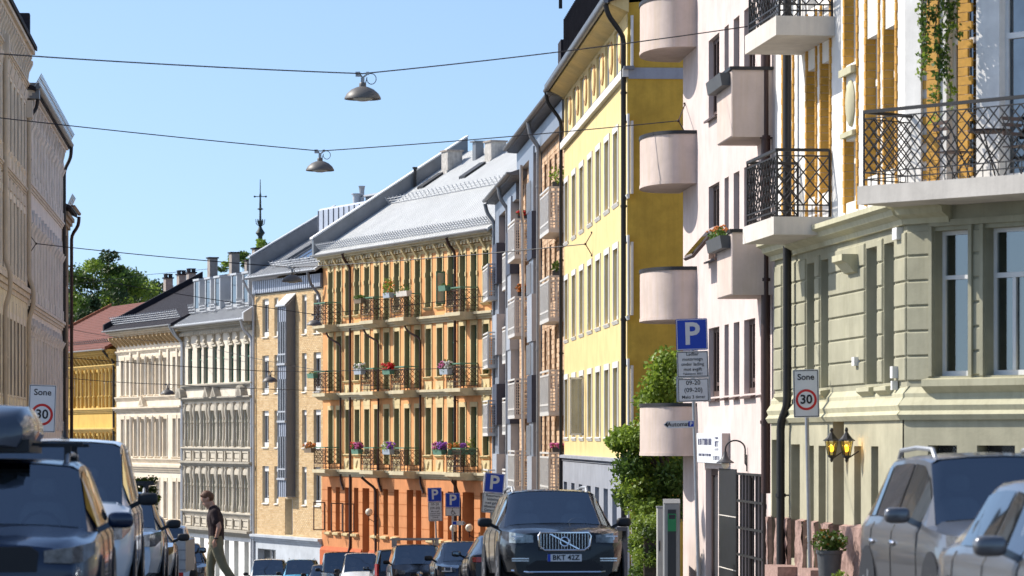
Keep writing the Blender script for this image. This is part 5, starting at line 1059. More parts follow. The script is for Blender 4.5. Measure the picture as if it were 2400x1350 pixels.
# ---------------------------------------------------------------- flower boxes and balcony things
def flowerbox(label, B, x0, y0, v, length, along, box_m, flowers, h=.22, leaf='leaf', tall=.22, n=70, dense=60, group='flower boxes on the balconies'):
    p = onwall(B, x0, y0, v); ang = math.atan2(B.t.y, B.t.x)
    t = thing('flower_box', label, 'flower box', p, ang + (0 if along else R(-90)), group); L_ = length
    mb = MB(); mb.prism_x([(-.10,0),(.10,0),(.13,h),(-.13,h)], 0, L_); part('trough', mb, M[box_m], t)
    rng = random.Random(int(x0*7+y0)); mb = MB(); mb.leaves((L_/2,0,h+tall*.45), (L_*.62,.24,tall*.95), int(1.5*(dense+n*L_)), .06, 1, 0, rng); part('foliage', mb, M[leaf], t)
    if flowers:
        mb = MB(); ms = [M['flower_'+f] for f in flowers]
        for i in range(int(n*L_)+12): k = int(len(ms)*min(.999, max(0, i/(n*L_+12)+rng.uniform(-.1,.1)))); xx = L_*(i+.5)/(n*L_+12) + rng.uniform(-.05,.05); mb.ball((xx, rng.uniform(-.16,.16), h+rng.uniform(.02,tall)), .05, .05, .042, 6, 4, k)
        part('blossoms', mb, ms, t)
    return t
V = .86
flowerbox('bare grey planter on the upper balcony second from left, orange house', ORG, 835, 712, V, .9, True, 'planter_wood', [], tall=.12)
flowerbox('pale blue planter with tall yellow green herbs, upper balcony of orange house', ORG, 903, 699, V, .8, True, 'planter_zinc', ['orange'], leaf='leaf_bright', tall=.5, n=10, dense=130)
flowerbox('long tan planter beside the herbs, upper balcony of orange house', ORG, 934, 696, V, 1.3, True, 'concrete', [], leaf='leaf', tall=.2, n=10, dense=20)
flowerbox('light green empty planter on the upper right balcony of orange house', ORG, 1033, 683, V, .8, True, 'planter_green', [], tall=.06, n=5, dense=8)
flowerbox('green planter on the middle left balcony of orange house', ORG, 725, 887, V, .9, True, 'planter_green', [], tall=.06, n=5, dense=8)
flowerbox('grey planter with white flowers on the middle balcony of orange house', ORG, 835, 878, V, .9, True, 'planter_zinc', ['white'], tall=.25)
flowerbox('green planter crammed with bright red geraniums, middle row of orange house', ORG, 902, 878, V, .9, True, 'planter_green', ['red'], tall=.25, n=160)
flowerbox('planter of trailing pink flowers on the middle right balcony of orange house', ORG, 1036, 878, V, .9, True, 'planter_zinc', ['pink','pink','white'], tall=.3, n=150)
flowerbox('planter of rust orange plants on the lower left balcony of orange house', ORG, 718, 1061, V, 1.0, True, 'planter_wood', ['orange'], leaf='leaf_autumn', tall=.22, n=30)
flowerbox('green planter of crimson flowers on the lower row of orange house', ORG, 829, 1064, V, .9, True, 'planter_green', ['red','pink'], tall=.28, n=140)
flowerbox('pale planter of white and purple flowers, lower row centre of orange house', ORG, 902, 1065, V, .9, True, 'planter_zinc', ['white','purple'], leaf='leaf_bright', tall=.3, n=60)
flowerbox('green planter of purple and pink flowers at the lower right corner of orange house', ORG, 1020, 1066, V, 1.0, True, 'planter_green', ['pink','purple'], tall=.3, n=160)
flowerbox('green planters of orange flowers and tall herbs on the lower right balcony end', ORG, 1052, 1066, V-.1, .95, False, 'planter_green', ['orange','orange','purple'], leaf='leaf_bright', tall=.42, n=60, dense=150) if False else None
p = onwall(ORG, 1050, 1066, V); t = thing('flower_box', 'green planters of orange flowers and tall herbs on the lower right balcony end', 'flower box', p, 0, 'flower boxes on the balconies'); mb = MB(); mb.box(0,1.35,-.1,.1,0,.22); part('trough', mb, M['planter_green'], t); mb = MB(); mb.leaves((.3,0,.35),(.35,.15,.18),120,.05).leaves((1.05,.0,.45),(.35,.2,.4),240,.05); part('foliage', mb, M['leaf_bright'], t)
mb = MB(); rng = random.Random(2)
for i in range(120): x = rng.uniform(0,.75); mb.ball((x, rng.uniform(-.14,.1), .25+rng.random()*.22), .035,.035,.03,6,4, 0 if x < .5 else 1)
part('blossoms', mb, [M['flower_orange'],M['flower_purple']], t)
def cagebox(key, label, flowers, leaf='leaf', tall=.25, n=90, w=.9):
    ua, ub, vo, z = CG[key]; o = MOD.p0 + MOD.t*(ub-.15) - MOD.n*(vo-.12); t = thing('flower_box', label, 'flower box', (o.x, o.y, z+.02), 0, 'flower boxes on the balconies')
    mb = MB(); mb.box(0,w*.45,-.1,.1,-.02,.16); part('trough', mb, M['planter_grey'], t); rng = random.Random(len(label)); mb = MB(); mb.leaves((w*.22,0,.16+tall*.4),(w*.34,.3,tall*.7),n,.055,1,0,rng); part('foliage', mb, M[leaf], t)
    if flowers:
        mb = MB()
        for i in range(70): mb.ball((rng.uniform(-.05,w*.5), rng.uniform(-.2,.2), .14+rng.random()*tall), .04,.04,.035,6,4)
        part('blossoms', mb, M['flower_'+flowers], t)
cagebox(('b',0), 'box of scarlet geraniums on the top cage balcony of the grey block', 'red', tall=.16); cagebox(('b',1), 'box of rust coloured plants on the second cage balcony of the grey block', 'orange', 'leaf_autumn', .3, 200, 1.0)
cagebox(('c',0), 'leafy green pot plants on the top cage balcony beside the yellow house', None, 'leaf_bright', .5, 160); cagebox(('c',3), 'box of pink red flowers on the lowest cage balcony beside the yellow house', 'pink', tall=.14, n=30)
cagebox(('c',1), 'trailing green plant on the second cage balcony beside the yellow house', None, 'leaf', .3, 120, .6)
# planters hung on the pink box balconies
for z, lb_, fl in ((6.55,'empty dark green planter on the upper pink box balcony',0),(3.58,'dark planter with small orange flowers on the lower pink box balcony',1)):
    o = PNK.p0 + PNK.t*(PNK.L-2.05) - PNK.n*.70; t = thing('flower_box', lb_, 'flower box', (o.x, o.y, z), math.atan2(PNK.t.y, PNK.t.x), 'flower boxes on the balconies')
    mb = MB(); mb.prism_x([(-.22,-.1),(-.07,-.1),(-.07,.13),(-.26,.13)], -.02, 1.9); part('trough', mb, M['planter_grey'], t)
    if fl:
        mb = MB(); mb.leaves((.9,-.16,.2),(1.0,.12,.13),260,.04); part('foliage', mb, M['leaf'], t); mb = MB()
        for i in range(40): mb.ball((random.uniform(0,1.9), -.16+random.uniform(-.1,.1), .22+random.random()*.12), .025,.025,.02,6,4)
        part('blossoms', mb, M['flower_orange'], t)
# ivy trailing past the corner window
o = F2.p0 + F2.t*F2.u(2200,.35) - F2.n*.35; zt = 7.2; t = thing('hanging_ivy', 'green ivy trailing down beside the upper corner window', 'ivy', (o.x, o.y, 5.0)); rng = random.Random(21); mb = MB(); st = MB()
for k in range(9):
    x = rng.uniform(-.26,.26); ln = rng.uniform(.0,1.1) if abs(x) > .16 else rng.uniform(-.35,.4); pts = [(x+.04*math.sin(i*1.3+k), rng.uniform(-.05,.05), 2.3-i*(2.3-ln)/10) for i in range(11)]; st.tube(pts, .007, 4)
    for q in pts: mb.leaves((q[0],q[1],q[2]), (.11,.09,.14), 15, .045, 1, rng.randint(0,1), rng)
part('stems', st, M['bark'], t); part('leaves', mb, [M['leaf'],M['leaf_bright']], t)
# bistro set on the corner balcony
def f2p(u, v, z): o = F2.p0 + F2.t*u - F2.n*v; return (o.x, o.y, z)
t = thing('bistro_table', 'round dark iron bistro table with crossed legs on the corner balcony', 'table', f2p(2.1,.55,3.74)); mb = MB(); mb.lathe([(.32,.70),(.32,.73)], (0,0,0), 20); part('table_top', mb, M['rust'], t); 
for k in range(3): mb = MB(); an = k*2.094; mb.tube([(.25*math.cos(an),.25*math.sin(an),.7),(.0,.0,.36),(-.26*math.cos(an),-.26*math.sin(an),0)], .012, 5); part('leg', mb, M['black'], t)
for u, r_, lb_ in ((1.45,.5,'dark iron folding chair left of the bistro table'),(2.75,-1.0,'dark iron folding chair right of the bistro table')):
    t = thing('bistro_chair', lb_, 'chair', f2p(u,.6,3.74), r_, 'bistro chairs on the corner balcony')
    for k in range(5): mb = MB(); mb.box(-.2+k*.085,-.13+k*.085,-.2,.2,.44,.455); part('seat_slat', mb, M['brown_frame'], t)
    mb = MB(); mb.tube([(-.2,-.2,.0),(.18,-.2,.44)], .01, 5).tube([(-.2,.2,.0),(.18,.2,.44)], .01, 5).tube([(.2,-.18,.0),(-.22,-.18,.85)], .01, 5).tube([(.2,.18,.0),(-.22,.18,.85)], .01, 5); part('frame', mb, M['black'], t)
    for z in (.62,.75,.84): mb = MB(); mb.box(-.22-(z-.6)*.1,-.2-(z-.6)*.1,-.18,.18,z,z+.05); part('back_slat', mb, M['brown_frame'], t)
# door-side pot plants at the green house
p = onwall(GRN, 1944, 1300, .55); t = thing('potted_shrub', 'leafy shrub in a dark grey tub beside the green house door', 'potted plant', (p.x, p.y, -2.2)); mb = MB(); mb.lathe([(.17,0),(.2,.36),(.215,.37),(.215,.42),(.19,.41)], (0,0,0), 18); part('tub', mb, M['planter_grey'], t, smooth=True); mb = MB(); mb.leaves((0,0,.56),(.33,.28,.22),420,.045,1,0).leaves((-.05,0,.6),(.34,.28,.2),60,.04,1,1); part('foliage', mb, [M['leaf'],M['leaf_autumn']], t)
p = onwall(GRN, 1968, 1330, .7); t = thing('small_plant', 'small bright plant on the step under the tub', 'potted plant', (p.x, p.y, -2.28)); mb = MB(); mb.lathe([(.06,0),(.08,.1)], (0,0,0), 12); part('pot', mb, M['terracotta'], t); mb = MB(); mb.leaves((0,0,.14),(.15,.12,.1),90,.035); part('foliage', mb, M['leaf_bright'], t)
# ================================================================== VEHICLES
def paint(nm, col, metal=.0, rough=.25, coat=.7): return mat(nm, col, rough, metal, .05, 1.0, 0, 1, 0, .4, coat)
CM = dict(black=paint('car_black', (.006,.007,.009), 0, .2, .35), navy=paint('car_navy', (.012,.024,.055), .2, .25, .5), white=paint('car_white', (.72,.73,.74)), silver=paint('car_silver', (.15,.15,.155), .6, .28, .6), iceblue=paint('car_ice_blue', (.34,.42,.52), .4), dark=paint('car_anthracite', (.014,.016,.022), .2, .25, .4), teal=paint('car_light_blue', (.10,.36,.56)), slate=paint('car_slate_blue', (.025,.04,.075), .3, .25, .5))
cglass = mat('car_glass', (.13,.15,.17), .03, .85, .4, .6, 0, 1, 0, .8); wscreen = clearglass('windscreen_glass', (.75,.82,.83), .52, (.34,.38,.42), 1.0); cabin_m = mat('cabin_dark', (.05,.05,.055), .8, 0, .2, 5); seat_m = mat('seat_grey', (.22,.22,.23), .85, 0, .2, 5); trim = mat('black_trim', (.014,.014,.016), .55, 0, .1, 6); tyre = mat('tyre_rubber', (.018,.018,.018), .85, 0, .2, 10); rim = mat('alloy', (.5,.5,.52), .3, .8, .05, 4)
hl = mat('headlamp_glass', (.26,.28,.31), .06, .7, .7, 9, 0, 1, 0, .8); tl = mat('tail_lamp_red', (.40,.008,.008), .15, 0, .3, 6, 0, 1, 0, .8); drl = mat('lamp_white', (.85,.86,.88), .2, 0, 0)
plate_m = mat('number_plate', (.66,.66,.66), .5, 0, 0)
_wheel = {}
def wheel_mesh(r, w):
    k = (r, w)
    if k not in _wheel:
        def turn(prof, m, nm):
            a = MB(); a.lathe(prof, (0,0,0), 26); a.v = [(x, z, y) for x, y, z in a.v]; return a.mesh(nm, m, True, 40)
        sp = MB()
        for i in range(5):
            an = i*1.2566; sp.bar((0,w*.42,0),(r*.6*math.cos(an),w*.44,r*.6*math.sin(an)),.075); sp.bar((0,-w*.42,0),(r*.6*math.cos(an),-w*.44,r*.6*math.sin(an)),.075)
        _wheel[k] = (turn([(r*.62,-w/2),(r*.9,-w/2),(r,-w*.36),(r,w*.36),(r*.9,w/2),(r*.62,w/2)], tyre, 'tyre'), turn([(r*.64,-w*.46),(r*.58,-w*.40),(r*.58,-w*.3),(r*.2,-w*.3),(r*.2,w*.3),(r*.58,w*.3),(r*.58,w*.40),(r*.64,w*.46)], trim, 'wheel'), sp.mesh('rim', rim))
    return _wheel[k]
def car(label, cat, col, xp, d, face, L=4.6, W=1.88, H=1.62, hood=(.80,1.02), cowl=.95, rf=.15, rr=-1.55, rb=-2.1, deck=1.05, belt=.98, rw=.70, zb=.24, r=.34, dx=None, yaw=0.0, group='cars parked along the kerbs', nm='parked_car', pillars=(-.35,-1.35), side_glass=True, rear_glass=True, split=0):
    """x forward; face=+1 looks towards the camera, -1 away from it"""
    X = sx(xp, d) if dx is None else dx
    slope = (g(d+2)-g(d-2))/4; base = (.08, -1.0) if face > 0 else (-.08, 1.0)
    t = thing(nm, label, cat, (X, d, g(d)+.006), math.atan2(base[1], base[0])+yaw, group); t.rotation_euler[1] = face*math.atan(slope)
    P = CM[col]; h2 = L/2; w2 = W/2
    prof = [(h2,hood[0]-.12,.70),(h2-.05,hood[0],.78),(h2-.28,hood[0]+.06,.84),(cowl,hood[1],.86),(rf,H-.035,rw),(rf-.35,H,rw),((rf+rr)/2,H+.008,rw),(rr+.2,H-.015,rw),(rr,H-.045,rw*.98),(rb,deck,rw*1.14),(-h2+.12,deck-.03,.80),(-h2,deck-.2,.76)]
    if rb < -h2+.14: prof = prof[:9]+[(-h2+.05,belt+.02,.84),(-h2,belt-.12,.82)]
    def ip(x, i):
        for a, b in zip(prof, prof[1:]):
            if b[0] <= x <= a[0]: f = (a[0]-x)/(a[0]-b[0]) if a[0] > b[0] else 0; return a[i]+(b[i]-a[i])*f
        return prof[-1][i] if x < 0 else prof[0][i]
    def wd(x):
        e = max(0, (abs(x)-(h2-.75))/.75); return w2*(1-(.2 if x > 0 else .13)*e**2.3)
    def ring(x):
        w, top = wd(x), ip(x, 1); wt = w2*ip(x, 2)*wd(x)/w2; bl = min(belt+.03*max(0,-x)/h2, top-.05)
        return [(0,zb),(w*.82,zb),(w*.95,zb+.09),(w*.995,zb+.28),(w,bl-.22),(w*.985,bl-.06),(w*.95,bl),(wt,top-.045),(wt*.93,top-.012),(wt*.55,top+.012),(0,top+.022)]
    xs_ = sorted({p[0] for p in prof} | {h2-.12,h2-.5,h2-.75,(cowl+rf)/2,(rr+rb)/2 if rb > -h2 else rr-.05,-h2+.3,-h2+.6,(cowl+h2)/2}, reverse=True)
    xs_ = [x for x in xs_ if -h2-1e-6 <= x <= h2+1e-6]
    mb = MB(); n = 21; rows = []
    for x in xs_: q = ring(x); rows.append([(x,y,z) for y, z in q[::-1]]+[(x,-y,z) for y, z in q[1:]])
    rows = [rw_[:] for rw_ in rows]; mb.add([p for rw_ in rows for p in rw_], [(i*n+k, i*n+k+1, (i+1)*n+k+1, (i+1)*n+k) for i in range(len(rows)-1) for k in range(n-1) if not (xs_[i] <= cowl+1e-6 and xs_[i+1] >= rf-1e-6 and k in (0,1,2,17,18,19))] + [(i*n+n-1, i*n, (i+1)*n, (i+1)*n+n-1) for i in range(len(rows)-1)] + [tuple(range(n-1,-1,-1)), tuple((len(rows)-1)*n+k for k in range(n))])
    body = recalc(part('body', mb, P, t, smooth=True, sharp=32))
    def patch(nm_, xa, xb, f0, f1, m, e=.008, k=8, nx=3, lo=6, hi=10, both=False, par=None):   # pane laid over the shell between two stations, from belt side to centre
        mb_ = MB(); cols_ = []
        for i in range(nx+1):
            x = xa+(xb-xa)*i/nx; q = ring(x); pts = q[lo:hi+1]
            ln = [0]; 
            for a, b in zip(pts, pts[1:]): ln.append(ln[-1]+math.hypot(b[0]-a[0], b[1]-a[1]))
            out = []
            for j in range(k+1):
                s_ = ln[-1]*(f0+(f1-f0)*j/k)
                for a in range(len(pts)-1):
                    if ln[a] <= s_ <= ln[a+1]+1e-9: f = (s_-ln[a])/max(1e-6, ln[a+1]-ln[a]); out.append((x, pts[a][0]+(pts[a+1][0]-pts[a][0])*f, pts[a][1]+(pts[a+1][1]-pts[a][1])*f)); break
            cols_.append(out)
        if both: cols_ = [c_ + [(x, -y, z) for x, y, z in c_[::-1][1:]] for c_ in cols_]
        kk = len(cols_[0]); V_ = [[Vector(p) for p in c_] for c_ in cols_]; vs = []
        for i in range(nx+1):
            for j in range(kk):
                du = V_[min(i+1,nx)][j]-V_[max(i-1,0)][j]; dv = V_[i][min(j+1,kk-1)]-V_[i][max(j-1,0)]; nn = du.cross(dv)
                nn = nn.normalized() if nn.length > 1e-9 else Vector((0,0,1)); 
                if nn.dot(V_[i][j]-Vector((V_[i][j].x*.8,0,.5*H))) < 0: nn = -nn
                vs.append(tuple(V_[i][j]+nn*e))
        mb_.add(vs, [(i*kk+j, i*kk+j+1, (i+1)*kk+j+1, (i+1)*kk+j) for i in range(nx) for j in range(kk-1)]); return part(nm_, mb_, m, par or t, smooth=True, sharp=60)
    patch('windscreen', cowl+.03, rf-.03, .0, 1, wscreen, lo=7, hi=10, both=True, e=.007)
    mb_ = MB(); mb_.sball((cowl-.32,0,belt-.04), .34, w2*.84, .07, .6); part('dashboard', mb_, cabin_m, t, smooth=True)
    for sgn in (1, -1):
        mb_ = MB(); xs0 = rf-.35; mb_.sball((xs0,sgn*w2*.40,belt-.08), .09, .23, .34, .5); st_ = part('seat', mb_, seat_m, t, smooth=True); mb_ = MB(); mb_.sball((xs0-.02,sgn*w2*.40,min(belt+.38,H-.22)), .05, .12, .085, .6); part('headrest', mb_, seat_m, st_, smooth=True)
    mb_ = MB(); mb_.tube([(cowl-.62+.06*math.sin(a*.524),w2*.40+.18*math.cos(a*.524),belt+.0+.17*math.sin(a*.524)) for a in range(13)], .016, 6); part('steering_wheel', mb_, trim, t, smooth=True)
    mb_ = MB(); mb_.box(rf-1.1, rf-1.07, -w2*rw*.96, w2*rw*.96, .4, H-.07); part('cabin_rear', mb_, seat_m, t); mb_ = MB(); mb_.box(rf-1.05, cowl-.05, -w2*.9, w2*.9, .35, .38); part('cabin_floor', mb_, cabin_m, t)
    if rear_glass: patch('rear_window', (rr if rb > -h2+.14 else rr)-.05*(rr-rb), rb+.12*(rr-rb), .06, 1, cglass, lo=7, hi=10, both=True, e=.009)
    def side(xa, xb, nm_='side_window'):                   # both flanks
        for sgn in (1, -1):
            mb_ = MB(); nx = 3; vs = []
            for i in range(nx+1):
                x = xa+(xb-xa)*i/nx; q = ring(x); a, b = q[6], q[7]
                for f in (.10, .93): vs.append((x, sgn*(a[0]+(b[0]-a[0])*f+.009), a[1]+(b[1]-a[1])*f+.003))
            mb_.add(vs, [(2*i, 2*i+1, 2*i+3, 2*i+2) for i in range(nx)]); part(nm_, mb_, cglass, t, smooth=True, sharp=60)
    if side_glass:
        xf = cowl-.35*(cowl-rf); segs = [xf]+[p for p in pillars if p > rr-.2]+[max(rr-.15, rb+.25)]
        for a, b in zip(segs, segs[1:]): side(a-.03, b+.05)
    for x_ in (cowl-.22,)+tuple(pillars):
        for sgn in (1, -1):
            mb_ = MB(); mb_.tube([(x_, sgn*(y+.0015), z) for y, z in ring(x_)[2:7]], .0055, 5); part('door_seam', mb_, trim, t)
    tw = W*.5-.02
    for xw in (h2-.86, -h2+.88):
        for sgn in (1, -1):
            o = link('wheel', wheel_mesh(r,.22)[1], t, (xw, sgn*(tw-.10), r)); link('tyre', wheel_mesh(r,.22)[0], o); link('rim', wheel_mesh(r,.22)[2], o)
            a_ = MB(); a_.lathe([(r+.055,-.012),(r+.055,.012)], (0,0,0), 24); a_.v = [(x, z, y) for x, y, z in a_.v]; part('wheel_arch', a_, trim, t, loc=(xw, sgn*(wd(xw)-.001), r+.02))
    for sgn in (1, -1):
        mb_ = MB(); xm = cowl-.42*(cowl-rf); ym = wd(xm)+.02; zm = belt+.07
        mb_.bar((xm, sgn*(ym-.08), zm-.06),(xm, sgn*(ym+.04), zm),.05).sball((xm-.01, sgn*(ym+.12), zm+.03), .07, .115, .072, .6); mi_ = part('mirror', mb_, P if split else trim, t, smooth=True, sharp=60)
        mb_ = MB(); mb_.sball((xm-.072, sgn*(ym+.12), zm+.03), .014, .10, .06, .6); part('mirror_glass', mb_, cglass, mi_, smooth=True)
    def strip3(nm_, m, pts, par=None):                     # pts: (x, y, z0, z1) mirrored to both sides
        for sgn in (1, -1):
            mb_ = MB(); n_ = len(pts); vs = [(x, sgn*y, a) for x, y, a, b in pts]+[(x, sgn*y, b) for x, y, a, b in pts]+[(x-.03*(1 if x > 0 else -1), sgn*(y-.01), a) for x, y, a, b in pts]+[(x-.03*(1 if x > 0 else -1), sgn*(y-.01), b) for x, y, a, b in pts]
            mb_.add(vs, [(i,i+1,n_+i+1,n_+i) for i in range(n_-1)]+[(n_+i,n_+i+1,3*n_+i+1,3*n_+i) for i in range(n_-1)]+[(2*n_+i,2*n_+i+1,i+1,i) for i in range(n_-1)]); part(nm_, mb_, m, par or t)
    t['_'] = 0; del t['_']
    return dict(t=t, h2=h2, w2=w2, wd=wd, L=L, W=W, H=H, ring=ring, strip=strip3, patch=patch, body=body, P=P, hood=hood, zb=zb, belt=belt)
def front(c, z, hh=.16, grille=(.34,.16), gz=None, lampm_=None, plate_txt=None, drl_=True, y0=.46, blue=True):
    t, h2, w2, wd = c['t'], c['h2'], c['w2'], c['wd']; f = wd(h2); e = .012
    c['strip']('headlamp', lampm_ or hl, [(h2+e, w2*y0, z-hh*.35, z+hh*.3),(h2+e, f*.98, z-hh*.4, z+hh*.5),(h2-.12+e, wd(h2-.12)+e*.6, z-hh*.35, z+hh*.62),(h2-.36, wd(h2-.36)+e, z+hh*.1, z+hh*.75)])
    gz = gz or z-.04; gw, gh = grille
    mb = MB(); mb.prism_x([(-gw,gz-gh*.75),(gw,gz-gh*.75),(gw*1.04,gz+gh*.6),(gw*.9,gz+gh),(-gw*.9,gz+gh),(-gw*1.04,gz+gh*.6)], h2-.01, h2+.012); gp = part('grille', mb, trim, t)
    mb = MB(); mb.prism_x([(-w2*.55,c['zb']+.04),(w2*.55,c['zb']+.04),(w2*.62,c['zb']+.17),(w2*.45,c['zb']+.26),(-w2*.45,c['zb']+.26),(-w2*.62,c['zb']+.17)], h2-.01, h2+.014); part('air_intake', mb, trim, t)
    zp = c['zb']+.30; mb = MB(); mb.box(h2+.008, h2+.028, -.26, .26, zp-.055, zp+.055); p = part('number_plate', mb, plate_m, t)
    mb = MB(); mb.box(h2+.027, h2+.030, -.258, -.215, zp-.054, zp+.054); part('blue_band', mb, sign_b, p)
    if plate_txt:
        o = link('lettering', text_mesh(plate_txt, .105, sign_k, bold=.003, space=1.05), p, (h2+.029, .02, zp)); o.rotation_euler = (R(90), 0, R(90))
    return gp, gz
def rear(c, z0, z1, y0=.62):
    t, h2, w2, wd = c['t'], c['h2'], c['w2'], c['wd']; e = .012
    c['strip']('tail_lamp', tl, [(-h2-e, w2*y0, z0, z1),(-h2-e, wd(-h2)*.98, z0, z1),(-h2+.15, wd(-h2+.15)+e, z0, z1)])
    mb = MB(); mb.box(-h2-.02, -h2+.01, -.26, .26, .62, .73); part('number_plate', mb, plate_m, t); mb = MB(); mb.box(-h2-.025, -h2+.02, -w2*.8, w2*.8, c['zb'], c['zb']+.2); part('bumper', mb, trim, t)
def rails(c, x0, x1, m=None, y=.62, lift=.07):
    for s_ in (1, -1):
        mb = MB(); H = c['H']; y_ = c['w2']*y*s_; mb.tube([(x0,y_,H-.03),(x0-.12,y_,H+lift-.02),((x0+x1)/2,y_,H+lift),(x1+.12,y_,H+lift-.02),(x1,y_,H-.03)], .022, 6); part('roof_rail', mb, m or M['galv'], c['t'], smooth=True)
def bars(c, xs_, lift=.13, over=.08, m=None):
    for x in xs_:
        mb = MB(); w = c['w2']*.72+over; z = c['H']+lift; mb.box(x-.035, x+.035, -w, w, z-.015, z+.015)
        for s_ in (1, -1): mb.box(x-.03, x+.03, s_*(w-.14)-.03, s_*(w-.14)+.03, c['H']-.04, z)
        part('roof_bar', mb, m or trim, c['t'])
# --- the black crossover with the vertical-bar grille
c = car('glossy black crossover with vertical bar grille coming up the street', 'car', 'black', 4.93, 54.0, 1, 4.7, 1.9, 1.64, (.93,1.08), 1.05, .25, -1.7, -2.25, 1.1, 1.02, .71, .25, .37, nm='crossover', group=None)
gp, gz = front(c, .84, .17, (.40,.155), .78, plate_txt='BKT 42Z', y0=.50)
h2 = c['h2']; mb = MB(); rr_ = [(-.40,gz+.10),(-.37,gz+.15),(.37,gz+.15),(.40,gz+.10),(.385,gz-.05),(.30,gz-.115),(-.30,gz-.115),(-.385,gz-.05)]
mb.tube([(h2+.016,y,z) for y, z in rr_+rr_[:2]], .014, 6); part('grille_frame', mb, M['chrome'], gp, smooth=True); mb = MB()
for k in range(17): y = -.36+k*.045; mb.box(h2+.012, h2+.020, y-.0045, y+.0045, gz-.10, gz+.135)
part('grille_bars', mb, M['chrome'], gp); mb = MB(); mb.bar((h2+.026,.22,gz-.10),(h2+.026,-.22,gz+.13),.018); mb.tube([(h2+.032,.068*math.cos(a*.4488),gz+.015+.068*math.sin(a*.4488)) for a in range(15)], .013, 6); part('emblem', mb, M['chrome'], gp); mb = MB(); mb.ball((h2+.026,0,gz+.015), .008, .06, .06, 14, 8); part('emblem_disc', mb, trim, gp)
for s_ in (1, -1):
    mb = MB(); mb.box(h2-.015, h2+.02, s_*.72-.09, s_*.72+.09, .865, .885).box(h2-.015, h2+.018, s_*.75-.012, s_*.75+.012, .82, .87); part('daytime_lamp', mb, drl, c['t']); mb = MB(); mb.box(h2-.12, h2+.006, s_*.67-.13, s_*.67+.13, .53, .548).box(h2-.12, h2+.006, s_*.67-.13, s_*.67+.13, .498, .512); part('bumper_trim', mb, M['chrome'], c['t'])
mb = MB(); mb.tube([(h2-.10,.80,.36),(h2+.02,.55,.335),(h2+.02,-.55,.335),(h2-.10,-.80,.36)], .016, 6); part('lower_trim', mb, M['chrome'], c['t']); rails(c, -.05, -1.75)
# --- right-hand kerb, near to far
PX = 6.25
c = car('dark fastback seen from behind, half hidden by the black crossover', 'car', 'dark', 6.4, 83, -1, 4.7, 1.86, 1.45, (.68,.92), 1.0, .2, -1.0, -2.2, 1.02, .92, .66); rear(c, .78, .9)
c = car('dark blue grey car with bright L-shaped headlamps', 'car', 'slate', PX, 94, 1, 4.6, 1.84, 1.5, (.74,.95), .95, .1, -1.4, -2.1, 1.0, .94, .68); front(c, .70)
for s_ in (1, -1): mb = MB(); h2 = c['h2']; mb.box(h2-.01, h2+.02, s_*.66-.14, s_*.66+.14, .655, .68).box(h2-.01, h2+.02, s_*.55-.012, s_*.55+.012, .655, .77).box(h2-.01, h2+.02, s_*.72-.012, s_*.72+.012, .655, .76); part('daytime_lamp', mb, drl, c['t'])
c = car('dark grey van with a grey ladder rack on its roof', 'van', 'dark', PX+.05, 121.5, 1, 4.95, 1.95, 1.88, (.88,1.18), 1.75, .95, -2.3, -2.46, 1.1, 1.15, .76, .25, .34, nm='parked_van', pillars=(-.1,-1.3)); gp, gz = front(c, .88, .2, (.30,.05), .80, y0=.52)
mb = MB(); h2 = c['h2']; 
for a_, b_ in ((.10,.065),(.035,.06),(.07,.025)): mb.tube([(h2+.03,a_*math.cos(k*.4488),gz+.03+b_*math.sin(k*.4488)) for k in range(15)], .009, 5)
part('emblem', mb, M['chrome'], gp); bars(c, (.75,-.6,-1.9), .22, .18, M['galv']); mb = MB(); mb.bar((.8,.72,2.10),(-2.0,.72,2.10),.05); part('roof_rack_side', mb, M['galv'], c['t'])
c = car('black van seen from behind with red tail lamps', 'van', 'black', PX-.1, 134.5, -1, 4.9, 1.9, 1.92, (.88,1.18), 1.75, .95, -2.3, -2.44, 1.1, 1.12, .77, nm='parked_van', pillars=(-.1,-1.3)); rear(c, .8, 1.35, .78)
c = car('small car with white roof and dark bonnet before the orange house', 'car', 'white', 5.0, 139.5, 1, 4.2, 1.75, 1.88, (.80,1.12), 1.25, .55, -1.7, -2.05, 1.05, 1.06, .74, pillars=(-.4,)); front(c, .75)
c = car('boxy black off-roader before the orange house plinth', 'off-roader', 'black', 4.35, 143, 1, 4.4, 1.85, 1.98, (1.05,1.15), .85, .62, -1.95, -2.15, 1.2, 1.14, .82, nm='parked_off_roader', pillars=(-.3,-1.2)); front(c, .98, .2)
c = car('small silver car nosing out beside the light blue van', 'car', 'silver', 3.75, 146, 1, 4.1, 1.72, 1.5, (.74,.98), 1.1, .35, -1.4, -1.95, 1.02, .96, .7, pillars=(-.3,)); front(c, .7)
c = car('light blue compact van with roof rails', 'van', 'teal', 2.75, 149, 1, 4.2, 1.76, 1.76, (.82,1.1), 1.2, .5, -1.8, -2.06, 1.05, 1.05, .74, nm='parked_van', pillars=(-.4,)); front(c, .78); rails(c, .2, -1.6)
c = car('small white delivery van with a yellow side window', 'van', 'white', 1.35, 151.5, 1, 4.3, 1.8, 1.80, (.80,1.08), 1.15, .45, -1.9, -2.1, 1.05, 1.05, .76, nm='parked_van', pillars=(-.4,)); front(c, .78)
